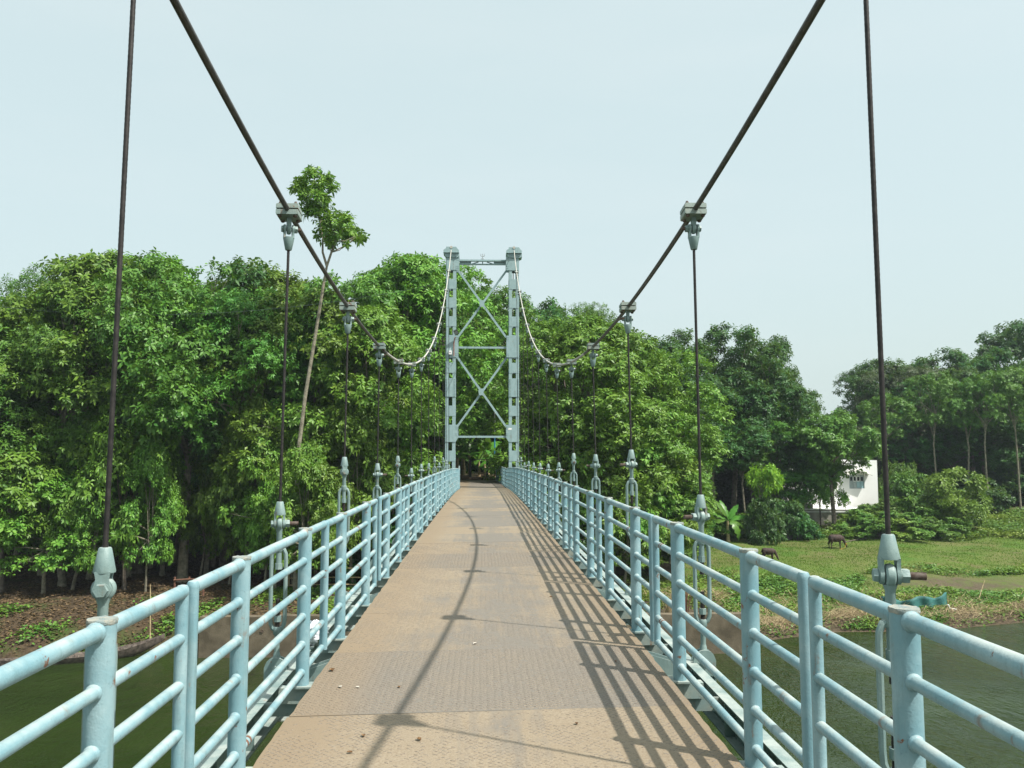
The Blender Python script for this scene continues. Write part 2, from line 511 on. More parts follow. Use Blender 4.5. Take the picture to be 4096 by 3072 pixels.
# ------------------------------------------------------------------ mesh helpers
class MB:
    def __init__(self):
        self.v = []
        self.f = []

    def add(self, verts, faces):
        b = len(self.v)
        self.v.extend([tuple(p) for p in verts])
        self.f.extend([tuple(i + b for i in fc) for fc in faces])

    def box(self, c, s, rot=None):
        hx, hy, hz = s[0] / 2, s[1] / 2, s[2] / 2
        vs = [Vector((x, y, z)) for x in (-hx, hx) for y in (-hy, hy) for z in (-hz, hz)]
        if rot is not None:
            vs = [rot @ q for q in vs]
        c = Vector(c)
        self.add([q + c for q in vs], [(0, 1, 3, 2), (4, 6, 7, 5), (0, 4, 5, 1), (2, 3, 7, 6), (0, 2, 6, 4), (1, 5, 7, 3)])

    def bar(self, a, b, w, h, up=Vector((0, 0, 1))):
        a, b = Vector(a), Vector(b)
        d = (b - a)
        ln = d.length
        d.normalize()
        x = d.cross(up)
        if x.length < 1e-4:
            x = Vector((1, 0, 0))
        x.normalize()
        z = x.cross(d)
        m = Matrix((x, d, z)).transposed()
        self.box((a + b) / 2, (w, ln, h), m)

    def cyl(self, a, b, r0, r1=None, n=12, cap=True):
        self.tube([a, b], [r0, r0 if r1 is None else r1], n, cap)

    def tube(self, pts, rad, n=8, cap=True, twist=None):
        pts = [Vector(p) for p in pts]
        if isinstance(rad, (int, float)):
            rad = [rad] * len(pts)
        d0 = (pts[1] - pts[0]).normalized()
        x = d0.orthogonal().normalized()
        vs, fs = [], []
        for i, p in enumerate(pts):
            if i == 0:
                d = d0
            elif i == len(pts) - 1:
                d = (pts[i] - pts[i - 1]).normalized()
            else:
                d = ((pts[i + 1] - pts[i]).normalized() + (pts[i] - pts[i - 1]).normalized()).normalized()
            x = (x - d * x.dot(d)).normalized()
            y = d.cross(x)
            for k in range(n):
                a = 2 * math.pi * k / n
                vs.append(p + (x * math.cos(a) + y * math.sin(a)) * rad[i])
        for i in range(len(pts) - 1):
            for k in range(n):
                k2 = (k + 1) % n
                fs.append((i * n + k, i * n + k2, (i + 1) * n + k2, (i + 1) * n + k))
        if cap:
            fs.append(tuple(range(n - 1, -1, -1)))
            fs.append(tuple((len(pts) - 1) * n + k for k in range(n)))
        self.add(vs, fs)

    def lathe(self, prof, n=16, axis='Z', center=(0, 0, 0), cap=True):
        c = Vector(center)
        vs, fs = [], []
        for r, z in prof:
            for k in range(n):
                a = 2 * math.pi * k / n
                u, v = r * math.cos(a), r * math.sin(a)
                vs.append(c + (Vector((u, v, z)) if axis == 'Z' else Vector((z, u, v)) if axis == 'X' else Vector((v, z, u))))
        for i in range(len(prof) - 1):
            for k in range(n):
                k2 = (k + 1) % n
                fs.append((i * n + k, i * n + k2, (i + 1) * n + k2, (i + 1) * n + k))
        if cap:
            fs.append(tuple(range(n - 1, -1, -1)))
            fs.append(tuple((len(prof) - 1) * n + k for k in range(n)))
        self.add(vs, fs)

    def prism(self, poly, lo, hi, plane='XZ'):
        n = len(poly)
        mk = {'XZ': lambda a, b, t: (a, t, b), 'XY': lambda a, b, t: (a, b, t), 'YZ': lambda a, b, t: (t, a, b)}[plane]
        vs = [mk(a, b, lo) for a, b in poly] + [mk(a, b, hi) for a, b in poly]
        fs = [tuple(range(n)), tuple(range(2 * n - 1, n - 1, -1))]
        for k in range(n):
            k2 = (k + 1) % n
            fs.append((k, k + n, k2 + n, k2))
        self.add(vs, fs)

    def mesh(self, name, mat, smooth=True, angle=35):
        me = bpy.data.meshes.new(name)
        me.from_pydata(self.v, [], self.f)
        import bmesh
        bm = bmesh.new()
        bm.from_mesh(me)
        bmesh.ops.recalc_face_normals(bm, faces=bm.faces)
        bm.to_mesh(me)
        bm.free()
        if smooth:
            me.polygons.foreach_set('use_smooth', [True] * len(me.polygons))
            me.set_sharp_from_angle(angle=math.radians(angle))
        me.materials.append(MATS[mat])
        return me

    def build(self, name, mat, parent=None, smooth=True, loc=None, rot=None):
        return put(name, self.mesh(name, mat, smooth), parent, loc, rot)


def put(name, me, parent=None, loc=None, rot=None, scale=None):
    o = bpy.data.objects.new(name, me)
    COL.objects.link(o)
    if parent is not None:
        o.parent = parent
    if loc is not None:
        o.location = loc
    if rot is not None:
        o.rotation_euler = rot
    if scale is not None:
        o.scale = scale
    return o


def empty(name, loc=(0, 0, 0), rot=None):
    o = bpy.data.objects.new(name, None)
    o.empty_display_size = 0.2
    COL.objects.link(o)
    o.location = loc
    if rot is not None:
        o.rotation_euler = rot
    return o


def tag(o, label=None, cat=None, group=None, kind=None):
    if label:
        o['label'] = label
    if cat:
        o['category'] = cat
    if group:
        o['group'] = group
    if kind:
        o['kind'] = kind
    return o


def np_mesh(name, verts, faces, mat, smooth=False):
    """verts (N,3), faces (M,3) int -> mesh"""
    me = bpy.data.meshes.new(name)
    verts = np.ascontiguousarray(verts, dtype=np.float32)
    faces = np.ascontiguousarray(faces, dtype=np.int32)
    k = faces.shape[1]
    me.vertices.add(len(verts))
    me.vertices.foreach_set('co', verts.ravel())
    me.loops.add(faces.size)
    me.loops.foreach_set('vertex_index', faces.ravel())
    me.polygons.add(len(faces))
    me.polygons.foreach_set('loop_start', np.arange(0, faces.size, k, dtype=np.int32))
    me.update(calc_edges=True)
    if smooth:
        me.polygons.foreach_set('use_smooth', np.ones(len(faces), dtype=bool))
    me.materials.append(MATS[mat])
    return me


def nrm(a):
    return a / np.maximum(np.linalg.norm(a, axis=-1, keepdims=True), 1e-9)


def leaf_arrays(base, direc, up, length, width, fold=0.18, droop=0.18):
    """folded diamond leaves: 4 vertices, 2 triangles each"""
    n = len(base)
    d = nrm(direc)
    side = nrm(np.cross(d, up))
    nn = np.cross(side, d)
    L = np.asarray(length).reshape(-1, 1)
    W = np.asarray(width).reshape(-1, 1)
    mid = base + d * L * 0.45
    v = np.empty((n, 4, 3))
    v[:, 0] = base
    v[:, 1] = mid + side * W * 0.5 + nn * W * fold
    v[:, 2] = mid - side * W * 0.5 + nn * W * fold
    v[:, 3] = base + d * L - np.array([0, 0, 1.0]) * L * droop
    i = np.arange(n)[:, None] * 4
    f = np.concatenate([i + np.array([[0, 1, 3]]), i + np.array([[0, 3, 2]])], axis=0)
    return v.reshape(-1, 3), f


# ------------------------------------------------------------------ SETTING: ground, water, hills
def build_ground():
    xs = np.concatenate([np.linspace(-420, -60, 26)[:-1], np.linspace(-60, -26, 35)[:-1], np.linspace(-26, 34, 171)[:-1], np.linspace(34, 75, 52)[:-1], np.linspace(75, 420, 26)])
    ys = np.concatenate([np.linspace(-160, 30, 24)[:-1], np.linspace(30, 36, 8)[:-1], np.linspace(36, 50, 95)[:-1], np.linspace(50, 95, 90)[:-1], np.linspace(95, 700, 40)])
    X, Y = np.meshgrid(xs, ys)
    Z = ground_z(X, Y)
    nx, ny = len(xs), len(ys)
    v = np.stack([X, Y, Z], -1).reshape(-1, 3)
    a = (np.arange(ny - 1)[:, None] * nx + np.arange(nx - 1)[None, :]).ravel()
    f = np.stack([a, a + 1, a + nx + 1, a + nx], -1)
    me = np_mesh('ground', v, f, 'ground_soil', True)
    s = Y - bank_edge(X)
    grass = sstep(9, 14, X) * (1 - 0.85 * sstep(66, 74, Y - 0.12 * X)) * sstep(1.5, 4, s)
    grass = np.maximum(grass, sstep(40, 46, X) * sstep(2, 5, s) * (1 - sstep(84, 92, Y)))
    mud = (1 - sstep(0.8, 3.2, s)) * 1.0
    patch = np.exp(-(((X - 30) / 5.0) ** 2 + ((Y - 52.5) / 2.2) ** 2)) + 0.8 * np.exp(-(((X - 15) / 5.0) ** 2 + ((Y - 50.5) / 1.3) ** 2))
    mud = np.clip(np.maximum(mud, patch * 1.3), 0, 1) * sstep(-14, -12, X)
    col = np.zeros((ny, nx, 4), dtype=np.float32)
    col[..., 0] = grass
    col[..., 1] = mud
    col[..., 3] = 1
    at_ = me.color_attributes.new('zone', 'FLOAT_COLOR', 'POINT')
    at_.data.foreach_set('color', col.ravel())
    tag(put('ground', me), kind='structure')


build_ground()
wm = np_mesh('river_water', np.array([[-420, -60, WATER], [420, -60, WATER], [420, 100, WATER], [-420, 100, WATER]], float), np.array([[0, 1, 2, 3]]), 'river_water')
tag(put('river_water', wm), kind='structure')


# ------------------------------------------------------------------ BRIDGE DECK
def build_deck():
    root = empty('bridge_deck', (0, YM, deck(0, YM)))
    inv = root.matrix_world
    tag(root, 'narrow chequer-plate walkway deck of the suspension footbridge, tan with dust', 'bridge deck')
    off = Vector((0, -YM, -deck(0, YM)))
    tilt = -math.atan(0.016)
    PL = 1.5
    xc = (EDGE_R - EDGE_L) / 2
    half = (EDGE_R + EDGE_L) / 2
    rnd = random.Random(3)

    def plate_mesh(seed):
        r = random.Random(seed)
        nx, ny = 24, 16
        b = MB()
        hy = PL / 2 - 0.002
        out = []
        for i in range(nx):
            out.append((-half + 2 * half * i / nx, -hy + r.uniform(-0.002, 0.0015)))
        for i in range(ny):
            out.append((half + r.uniform(-0.007, 0.004), -hy + 2 * hy * i / ny))
        for i in range(nx):
            out.append((half - 2 * half * i / nx, hy + r.uniform(-0.0015, 0.002)))
        for i in range(ny):
            out.append((-half + r.uniform(-0.004, 0.007), hy - 2 * hy * i / ny))
        b.prism(out, -0.008, 0.0, 'XY')
        return b.mesh('deck_plate', 'deck_steel', False)

    def tread_mesh(dusty):
        cols = np.arange(-half + 0.03, half - 0.025, 0.0225)
        rows = np.arange(-PL / 2 + 0.03, PL / 2 - 0.025, 0.046)
        CX, RY = np.meshgrid(cols, rows)
        ci = np.arange(len(cols))[None, :] + np.zeros_like(RY, dtype=int)
        RY = RY + np.where(ci % 2 == 0, 0.0, 0.023)
        ang = np.where(ci % 2 == 0, 0.62, -0.62).ravel()
        c = np.stack([CX.ravel(), RY.ravel()], -1)
        c = c + RNG.normal(0, 0.0006, c.shape)
        worn = np.sin(c[:, 0] * 5.1 + 1.0) * np.cos(c[:, 1] * 4.3) + .6 * np.sin(c[:, 0] * 13 + c[:, 1] * 9)
        keep = RNG.random(len(c)) > (0.35 - .45 * np.clip(worn, -1, .6) if dusty else 0.05)
        c, ang = c[keep], ang[keep]
        n = len(c)
        ux, uy = np.cos(ang), np.sin(ang)
        hl, hw, h = 0.0145, 0.0042, (0.0017 if dusty else 0.0022)
        v = np.zeros((n, 8, 3))
        for k, (a, bb, z, s) in enumerate([(-1, -1, -0.0005, 1), (1, -1, -0.0005, 1), (1, 1, -0.0005, 1), (-1, 1, -0.0005, 1), (-1, -1, h, .6), (1, -1, h, .6), (1, 1, h, .6), (-1, 1, h, .6)]):
            ll = hl * (0.82 if s < 1 else 1.0)
            v[:, k, 0] = c[:, 0] + a * ll * ux - bb * hw * s * uy
            v[:, k, 1] = c[:, 1] + a * ll * uy + bb * hw * s * ux
            v[:, k, 2] = z
        i = np.arange(n)[:, None] * 8
        q = [(4, 5, 6, 7), (0, 1, 5, 4), (1, 2, 6, 5), (2, 3, 7, 6), (3, 0, 4, 7)]
        f = np.concatenate([i + np.array([x]) for x in q], 0)
        return np_mesh('tread_lugs', v.reshape(-1, 3), f, 'deck_tread')

    meshes = [plate_mesh(s) for s in range(5)]
    tread = {True: tread_mesh(True), False: tread_mesh(False)}
    y0 = 4.95 - PL * 6 + PL / 2
    k = 0
    while True:
        yc = y0 + PL * k
        if yc > 42.5:
            break
        o = put('deck_plate', meshes[k % 5], root)
        skew = 0.012 if abs(yc - 4.2) < 0.1 else rnd.uniform(-0.002, 0.002)
        o.location = Vector((xc, yc, deck(xc, yc) + rnd.uniform(-0.0015, 0.0015))) + off
        o.rotation_euler = (math.atan(deck_slope(yc)) + rnd.uniform(-0.0012, 0.0012), tilt + rnd.uniform(-0.0006, 0.0006), skew)
        wear = {4.2: .22, 5.7: .95, 7.2: .50, 8.7: .48, 10.2: .40, 11.7: .78, 13.2: .42}.get(round(yc, 1), rnd.uniform(.25, .7))
        o.color = (1, 1, 1, wear)
        if -1 < yc < 14:
            tr = put('tread_lugs', tread[wear < .6], o)
            tag(tr, kind='stuff')
        k += 1
    # approach span beyond the tower, narrowing and drifting sideways
    ya = y0 + PL * k - PL / 2
    n = 8
    for i in range(n):
        a0 = ya + (56.0 - ya) * i / n + 0.002
        a1 = ya + (56.0 - ya) * (i + 1) / n - 0.002
        b = MB()

        def ed(y):
            f = (y - ya) / (56.0 - ya)
            return (-EDGE_L - 0.42 * f, EDGE_R - 0.32 * f)
        l0, r0 = ed(a0)
        l1, r1 = ed(a1)
        z = deck(0, 60) + 0.002 * (i % 2)
        b.prism([(l0, a0 - YM), (r0, a0 - YM), (r1, a1 - YM), (l1, a1 - YM)], z - 0.01 - deck(0, YM), z - deck(0, YM), 'XY')
        b.build('deck_plate', 'deck_steel', root, False)

    # cross beams at every hanger, edge channels, post brackets
    cb = MB()
    L, R = -HANG_L - 0.1, HANG_R + 0.1
    cx, wd = (L + R) / 2, R - L
    cb.box((cx, 0, -0.228), (wd, 0.15, 0.012))
    cb.box((cx, 0, -0.34), (wd - 0.01, 0.010, 0.212))
    cb.box((cx, 0, -0.452), (wd, 0.13, 0.012))
    for sx in (L + 0.02, L + 0.35, R - 0.35, R - 0.02):
        cb.box((sx, 0, -0.34), (0.010, 0.11, 0.211))
    for sx, e in ((-1, -EDGE_L), (1, EDGE_R)):
        cb.prism([(e + sx * 0.03, -0.2215), (e + sx * 0.30, -0.2215), (e + sx * 0.22, -0.12), (e + sx * 0.03, -0.06)], -0.07, -0.060, 'XZ')
        cb.prism([(e + sx * 0.03, -0.2215), (e + sx * 0.30, -0.2215), (e + sx * 0.22, -0.12), (e + sx * 0.03, -0.06)], 0.060, 0.07, 'XZ')
    cbm = cb.mesh('cross_beam', 'green_grey_paint', False)
    gp = MB()
    for sx, h in ((-1, HANG_L), (1, HANG_R)):
        gp.prism([(sx * (h - 0.10), 0.08), (sx * (h - 0.42), 0.08), (sx * (h - 0.46), 0.20), (sx * (h - 0.30), 0.42), (sx * (h - 0.10), 0.42)], -0.375, -0.367, 'XY')
        gp.prism([(sx * (h - 0.10), -0.08), (sx * (h - 0.42), -0.08), (sx * (h - 0.46), -0.20), (sx * (h - 0.30), -0.42), (sx * (h - 0.10), -0.42)], -0.375, -0.367, 'XY')
    gpm = gp.mesh('gusset_plate', 'dusty_beam_paint', False)
    for k in range(-1, 13):
        y = 3.5 + 3 * k
        o = put('cross_beam', cbm, root, Vector((0, y, deck(0, y))) + off, (0, tilt, 0))
        put('gusset_plate', gpm, o)
    for side in (-1, 1):
        xb = side * (HANG_R - 0.06 if side > 0 else HANG_L - 0.06)
        b = MB()
        ys = np.linspace(-5, 42.6, 40)
        prof = [(0, -0.135), (0, -0.36), (-side * 0.075, -0.36), (-side * 0.075, -0.351), (-side * 0.009, -0.351), (-side * 0.009, -0.144), (-side * 0.075, -0.144), (-side * 0.075, -0.135)]
        vs, fs = [], []
        for y in ys:
            z = deck(xb, y)
            for a, c in prof:
                vs.append((xb + a, y - YM, z + c - deck(0, YM)))
        m = len(prof)
        for i in range(len(ys) - 1):
            for q in range(m):
                q2 = (q + 1) % m
                fs.append((i * m + q, i * m + q2, (i + 1) * m + q2, (i + 1) * m + q))
        fs.append(tuple(range(m)))
        fs.append(tuple((len(ys) - 1) * m + q for q in range(m - 1, -1, -1)))
        b.add(vs, fs)
        eb = b.build('edge_beam', 'green_grey_paint', root, False)
        sb = MB()
        sb.box((-side * 0.042, 0, -0.2475), (0.064, 0.008, 0.205))
        sm = sb.mesh('stiffener', 'green_grey_paint', False)
        for i in range(60):
            y = -4.3 + 0.75 * i
            put('stiffener', sm, eb, (xb, y - YM, deck(xb, y) - deck(0, YM)))
        # inner joists below the plates
        b = MB()
        xj = side * 0.55 + 0.06
        for i in range(16):
            a, c = -5 + 3 * i, -5 + 3 * (i + 1)
            b.bar((xj, a - YM, deck(xj, a) - 0.115 - deck(0, YM)), (xj, c - YM, deck(xj, c) - 0.115 - deck(0, YM)), 0.07, 0.21)
        b.build('joist', 'green_grey_paint', root, False)
        # bracket under each railing post
        br = MB()
        e = EDGE_R if side > 0 else EDGE_L
        p = POST_R if side > 0 else POST_L
        br.box((0, 0, -0.026), (0.135, 0.135, 0.012))
        br.box((side * (-0.03), 0, -0.083), (0.36, 0.075, 0.100))
        br.prism([(side * -0.15, -0.134), (side * 0.30, -0.134), (side * 0.30, -0.22), (side * 0.05, -0.22)], -0.006, 0.006, 'XZ')
        brm = br.mesh('post_bracket', 'dusty_beam_paint', False)
        for y in POST_Y[side]:
            put('post_bracket', brm, root, Vector((side * p, y, deck(side * p, y))) + off)
    return root


# railing layout: panel centres along each side
PANEL_C = {1: [], -1: []}
for k in range(-2, 13):
    PANEL_C[1].append(1.8204 + 3 * k + 3.0)
    c = 1.9308 + 3 * k + 3.0
    PANEL_C[-1].append(c + {1: -0.12, 2: 0.20, 3: 0.08}.get(k, 0.0))
POST_Y = {s: [c + d for c in PANEL_C[s] for d in (-0.75, 0.75)] for s in (1, -1)}
build_deck()


# ------------------------------------------------------------------ RAILING PANELS
RAIL_Z = [0.065, 0.243, 0.421, 0.600, 0.778, 0.955]


def railing_meshes():
    M = {}
    b = MB()
    b.lathe([(0.043, -0.02), (0.043, 0.978)], 20)
    M['post'] = b.mesh('post', 'blue_paint')
    b = MB()
    prof = [(0.045, 0.976)]
    b.lathe([(0.0432, 0.9745), (0.0448, 0.978), (0.0450, 0.985), (0.0435, 0.990), (0.030, 0.9885), (0.004, 0.990)], 24)
    r = random.Random(2)
    b.v = [(x * (1 + r.uniform(-.03, .03)), y * (1 + r.uniform(-.03, .03)), z + r.uniform(-.0015, .0015)) for x, y, z in b.v]
    M['post_cap'] = b.mesh('post_cap', 'weld_cap')
    for nm, rad, z in [('top_rail', 0.0268, RAIL_Z[5])] + [('rail', 0.0212, 0.0)]:
        b = MB()
        h = 1.445
        b.tube([(0, -h, z), (0, -h / 2, z), (0, 0, z), (0, h / 2, z), (0, h, z)], rad, 16)
        # weld beads where the rail meets the posts
        for yy in (-0.75, 0.75):
            for s in (-1, 1):
                yc = yy + s * 0.0445
                pr = []
                nseg = 16
                ring = []
                b.lathe([(rad, -0.009), (rad + 0.0045, -0.004), (rad + 0.0055, 0.001), (rad + 0.004, 0.006), (rad, 0.009)], nseg, 'Y', (0, yc, z), False)
        M[nm] = b.mesh(nm, 'blue_paint')
    b = MB()
    b.tube([(0, 0, RAIL_Z[0] - 0.018), (0, 0, RAIL_Z[5] + 0.0)], 0.0245, 16)
    b.lathe([(0.0245, RAIL_Z[5]), (0.024, RAIL_Z[5] + 0.014), (0.018, RAIL_Z[5] + 0.024), (0.006, RAIL_Z[5] + 0.0268)], 16)
    M['end_post'] = b.mesh('end_post', 'blue_paint')
    b = MB()
    b.lathe([(0.0214, -0.012), (0.0222, -0.008), (0.0222, 0.008), (0.0214, 0.012)], 16, 'Y', (0, 0, 0), False)
    M['rust_band'] = b.mesh('rust_band', 'rust_band')
    return M


ORD = ['nearest', 'second', 'third', 'fourth', 'fifth', 'sixth', 'seventh', 'eighth', 'ninth', 'tenth', 'eleventh', 'twelfth', 'thirteenth', 'fourteenth', 'fifteenth', 'sixteenth', 'seventeenth']
SIDE = {1: 'field', -1: 'wood'}


def build_railings():
    M = railing_meshes()

    def panel(loc, rot, bands=(), sc=1.0, label=None):
        t = empty('railing_panel', loc, rot)
        t.scale = (1, sc, 1)
        tag(t, label, 'railing', 'blue railing panels along the bridge')
        for yy in (-0.75, 0.75):
            p = put('post', M['post'], t, (0, yy, 0), (0, 0, random.uniform(0, 6)))
            put('post_cap', M['post_cap'], p)
        for yy in (-1.445, 1.445):
            put('end_post', M['end_post'], t, (0, yy, 0))
        put('top_rail', M['top_rail'], t)
        for i in range(5):
            rl = put('rail', M['rail'], t, (0, 0, RAIL_Z[i]))
            for (ri, ry) in bands:
                if ri == i:
                    put('rust_band', M['rust_band'], rl, (0, ry, 0))
                    put('rust_band', M['rust_band'], rl, (0, ry + 0.05, 0))
        return t
    for side in (1, -1):
        x = POST_R if side > 0 else -POST_L
        for i, c in enumerate(PANEL_C[side]):
            bands = ()
            if side > 0 and i == 2:
                bands = ((4, 1.2), (1, 1.22))
            if side > 0 and i == 3:
                bands = ((4, -0.5),)
            if side < 0 and i == 2:
                bands = ((0, -0.62),)
            if side < 0 and i == 3:
                bands = ((4, 0.1), (2, 0.15))
            panel((x + random.uniform(-.006, .006), c, deck(x, c)), (math.atan(deck_slope(c)), random.uniform(-.006, .006), random.uniform(-.003, .003)), bands, 1.0,
                  'pale blue six-rail railing panel, %s from the tower on the %s side of the deck' % (ORD[len(PANEL_C[side]) - 1 - i] if i < len(PANEL_C[side]) - 1 else 'first', SIDE[side]))
        # approach span railings
        end = 41.9 if side > 0 else 42.0
        n = 5
        for i in range(n):
            c = end + (56.0 - end) * (i + 0.5) / n
            f = (c - 43) / 13.0
            xx = (x - 0.38 * max(f, 0) - (0.06 if side < 0 else -0.02)) if side > 0 else (x - 0.36 * max(f, 0))
            dx = -0.38 / 13 if side > 0 else -0.36 / 13
            panel((xx, c, deck(0, 60)), (0, 0, math.atan(-dx)), (), (56.0 - end) / n / 3.0,
                  'blue railing panel beyond the tower, %s from it on the %s side' % (ORD[i] if i else 'first', SIDE[side]))


build_railings()


# ------------------------------------------------------------------ MAIN CABLES AND HANGERS
def build_cables():
    for side in (1, -1):
        def seg(name, ya, yb, n, mat, label):
            pts = []
            for y in np.linspace(ya, yb, n):
                pts.append((cable_x(side, y), y, cable_z(y)))
            b = MB()
            b.tube(pts, 0.0205, 14)
            return b, pts
        root = empty('main_cable', (cable_x(side, YM), YM, cable_z(YM)))
        tag(root, 'thick steel main suspension cable sagging from the tower over the ' + ('trident-lamp side' if False else 'railing'), 'cable', 'main suspension cables')
        root['label'] = 'thick main suspension cable sagging from the tower along the %s-side railing' % SIDE[side]
        off = Vector((-cable_x(side, YM), -YM, -cable_z(YM)))

        def part(name, ya, yb, n, mat):
            pts = [Vector((cable_x(side, y), y, cable_z(y))) + off for y in np.linspace(ya, yb, n)]
            b = MB()
            b.tube(pts, 0.0205, 14)
            return b.build(name, mat, root)
        part('cable_length', -19, 13.5, 80, 'main_cable_steel')
        part('sunlit_length', 13.52, YT, 80, 'sunlit_cable_steel')  # same cable; its rising half is coloured paler to stand for sunlight
        b = MB()
        top = Vector((cable_x(side, YT), YT, cable_z(YT))) + off
        b.tube([top + Vector((0, 0.02, 0)), top + Vector((0, 0.5, -0.12)), top + Vector((side * 0.3, 11, -6.8)), top + Vector((side * 0.6, 22, -13.2))], 0.0245, 10)
        b.build('backstay', 'sunlit_cable_steel', root)


def hanger_meshes():
    M = {}
    # local frames: bolt axis along X, origin on the pin
    b = MB()
    b.lathe([(0.0215, 0.168), (0.0255, 0.164), (0.044, 0.072), (0.043, 0.066), (0.020, 0.064)], 20)
    for s in (-1, 1):
        n = 12
        poly = [(-0.030, 0.072), (-0.024, 0.04)]
        poly += [(-0.036 * math.cos(a), -0.036 * math.sin(a)) for a in np.linspace(-0.6, math.pi + 0.6, n)]
        poly += [(0.024, 0.04), (0.030, 0.072)]
        b.prism(poly, s * 0.024, s * 0.040, 'YZ')
        b.lathe([(0.030, s * 0.040), (0.030, s * 0.044)], 16, 'X')
    M['socket'] = b.mesh('socket', 'green_grey_paint')
    b = MB()
    b.lathe([(0.012, -0.020), (0.040, -0.019), (0.047, -0.012), (0.049, 0), (0.047, 0.012), (0.040, 0.019), (0.012, 0.020)], 24, 'X')
    b.lathe([(0.021, -0.30), (0.021, -0.062), (0.030, -0.036)], 16, cap=True)
    M['eye_rod'] = b.mesh('eye_rod', 'green_grey_paint')
    b = MB()
    b.lathe([(0.017, -0.052), (0.017, 0.052)], 14, 'X')
    b.lathe([(0.027, -0.064), (0.029, -0.058), (0.029, -0.046), (0.027, -0.0445)], 6, 'X')
    b.lathe([(0.030, 0.0445), (0.031, 0.05), (0.031, 0.07), (0.029, 0.074)], 6, 'X')
    M['pin_bolt'] = b.mesh('pin_bolt', 'green_grey_paint', True, 30)
    b = MB()
    prof = []
    z = 0.073
    while z < 0.138:
        prof += [(0.0165, z), (0.0148, z + 0.002)]
        z += 0.004
    b.lathe(prof, 14, 'X')
    M['bolt_thread'] = b.mesh('bolt_thread', 'rusty_bolt')
    # clamp on the main cable (origin at cable centre, cable along Y)
    b = MB()
    b.prism([(-0.085, 0.006), (0.085, 0.006), (0.085, 0.036), (0.078, 0.042), (-0.078, 0.042), (-0.085, 0.036)], -0.085, 0.085, 'XZ')
    M['clamp_upper'] = b.mesh('clamp_plate', 'clamp_paint', False)
    b = MB()
    b.prism([(-0.085, -0.006), (-0.085, -0.040), (-0.078, -0.046), (0.078, -0.046), (0.085, -0.040), (0.085, -0.006)], -0.085, 0.085, 'XZ')
    M['clamp_lower'] = b.mesh('clamp_plate', 'clamp_paint', False)
    b = MB()
    b.lathe([(0.010, -0.062), (0.010, 0.066)], 8)
    b.lathe([(0.016, 0.042), (0.016, 0.054)], 6)
    b.lathe([(0.016, -0.058), (0.016, -0.046)], 6)
    M['clamp_bolt'] = b.mesh('clamp_bolt', 'rusty_bolt')
    # tang below the clamp, pin at z=0 (object placed at -0.135 below cable)
    b = MB()
    b.lathe([(0.012, -0.016), (0.036, -0.015), (0.041, -0.008), (0.042, 0), (0.041, 0.008), (0.036, 0.015), (0.012, 0.016)], 20, 'X')
    b.box((0, 0, 0.062), (0.034, 0.044, 0.075))
    M['tang'] = b.mesh('tang', 'green_grey_paint')
    # turnbuckle, origin at the top collar
    b = MB()
    b.lathe([(0.024, 0.012), (0.030, 0.008), (0.031, -0.035), (0.026, -0.045)], 16)
    b.lathe([(0.026, -0.605), (0.031, -0.615), (0.031, -0.655), (0.024, -0.665)], 16)
    for s in (-1, 1):
        b.tube([(s * 0.020, 0, -0.020), (s * 0.036, 0, -0.030), (s * 0.050, 0, -0.062), (s * 0.053, 0, -0.11), (s * 0.053, 0, -0.53), (s * 0.050, 0, -0.58), (s * 0.036, 0, -0.615), (s * 0.020, 0, -0.628)], [0.016, 0.0165, 0.016, 0.0155, 0.0155, 0.016, 0.0165, 0.016], 8)
    M['turnbuckle'] = b.mesh('turnbuckle', 'green_grey_paint')
    b = MB()
    b.lathe([(0.0165, 0.10), (0.0165, -0.27)], 12)
    M['screw_upper'] = b.mesh('screw', 'dark_thread')
    b = MB()
    b.lathe([(0.0165, -0.40), (0.0165, -0.70)], 12)
    M['screw_lower'] = b.mesh('screw', 'dark_thread')
    b = MB()
    b.lathe([(0.0275, -0.022), (0.0275, 0.022)], 8)
    M['lock_nut'] = b.mesh('lock_nut', 'green_grey_paint', False)
    # lower fork tongue on the lug pin (pin along Y)
    b = MB()
    b.lathe([(0.012, -0.018), (0.040, -0.017), (0.045, 0), (0.040, 0.017), (0.012, 0.018)], 18, 'Y')
    b.tube([(0, 0, 0.03), (0, 0, 0.10), (0, 0, 0.12)], [0.034, 0.026, 0.021], 12)
    M['lower_eye'] = b.mesh('lower_eye', 'green_grey_paint')
    b = MB()
    for s in (-1, 1):
        poly = [(-0.085, -0.094), (-0.085, 0.01)]
        poly += [(0.075 * math.cos(a), 0.03 + 0.055 * math.sin(a)) for a in np.linspace(math.pi * 0.95, math.pi * 0.05, 9)]
        poly += [(0.085, 0.01), (0.085, -0.094)]
        b.prism(poly, s * 0.022, s * 0.036, 'XZ')
    b.lathe([(0.018, -0.055), (0.018, 0.055)], 12, 'Y')
    b.lathe([(0.030, -0.060), (0.030, -0.046)], 6, 'Y')
    b.lathe([(0.030, 0.046), (0.030, 0.060)], 6, 'Y')
    M['lug'] = b.mesh('lug', 'green_grey_paint', True, 30)
    b = MB()
    b.lathe([(0.020, 0.0), (0.020, 1.0)], 14)
    M['stem'] = b.mesh('stem', 'green_grey_paint')
    return M


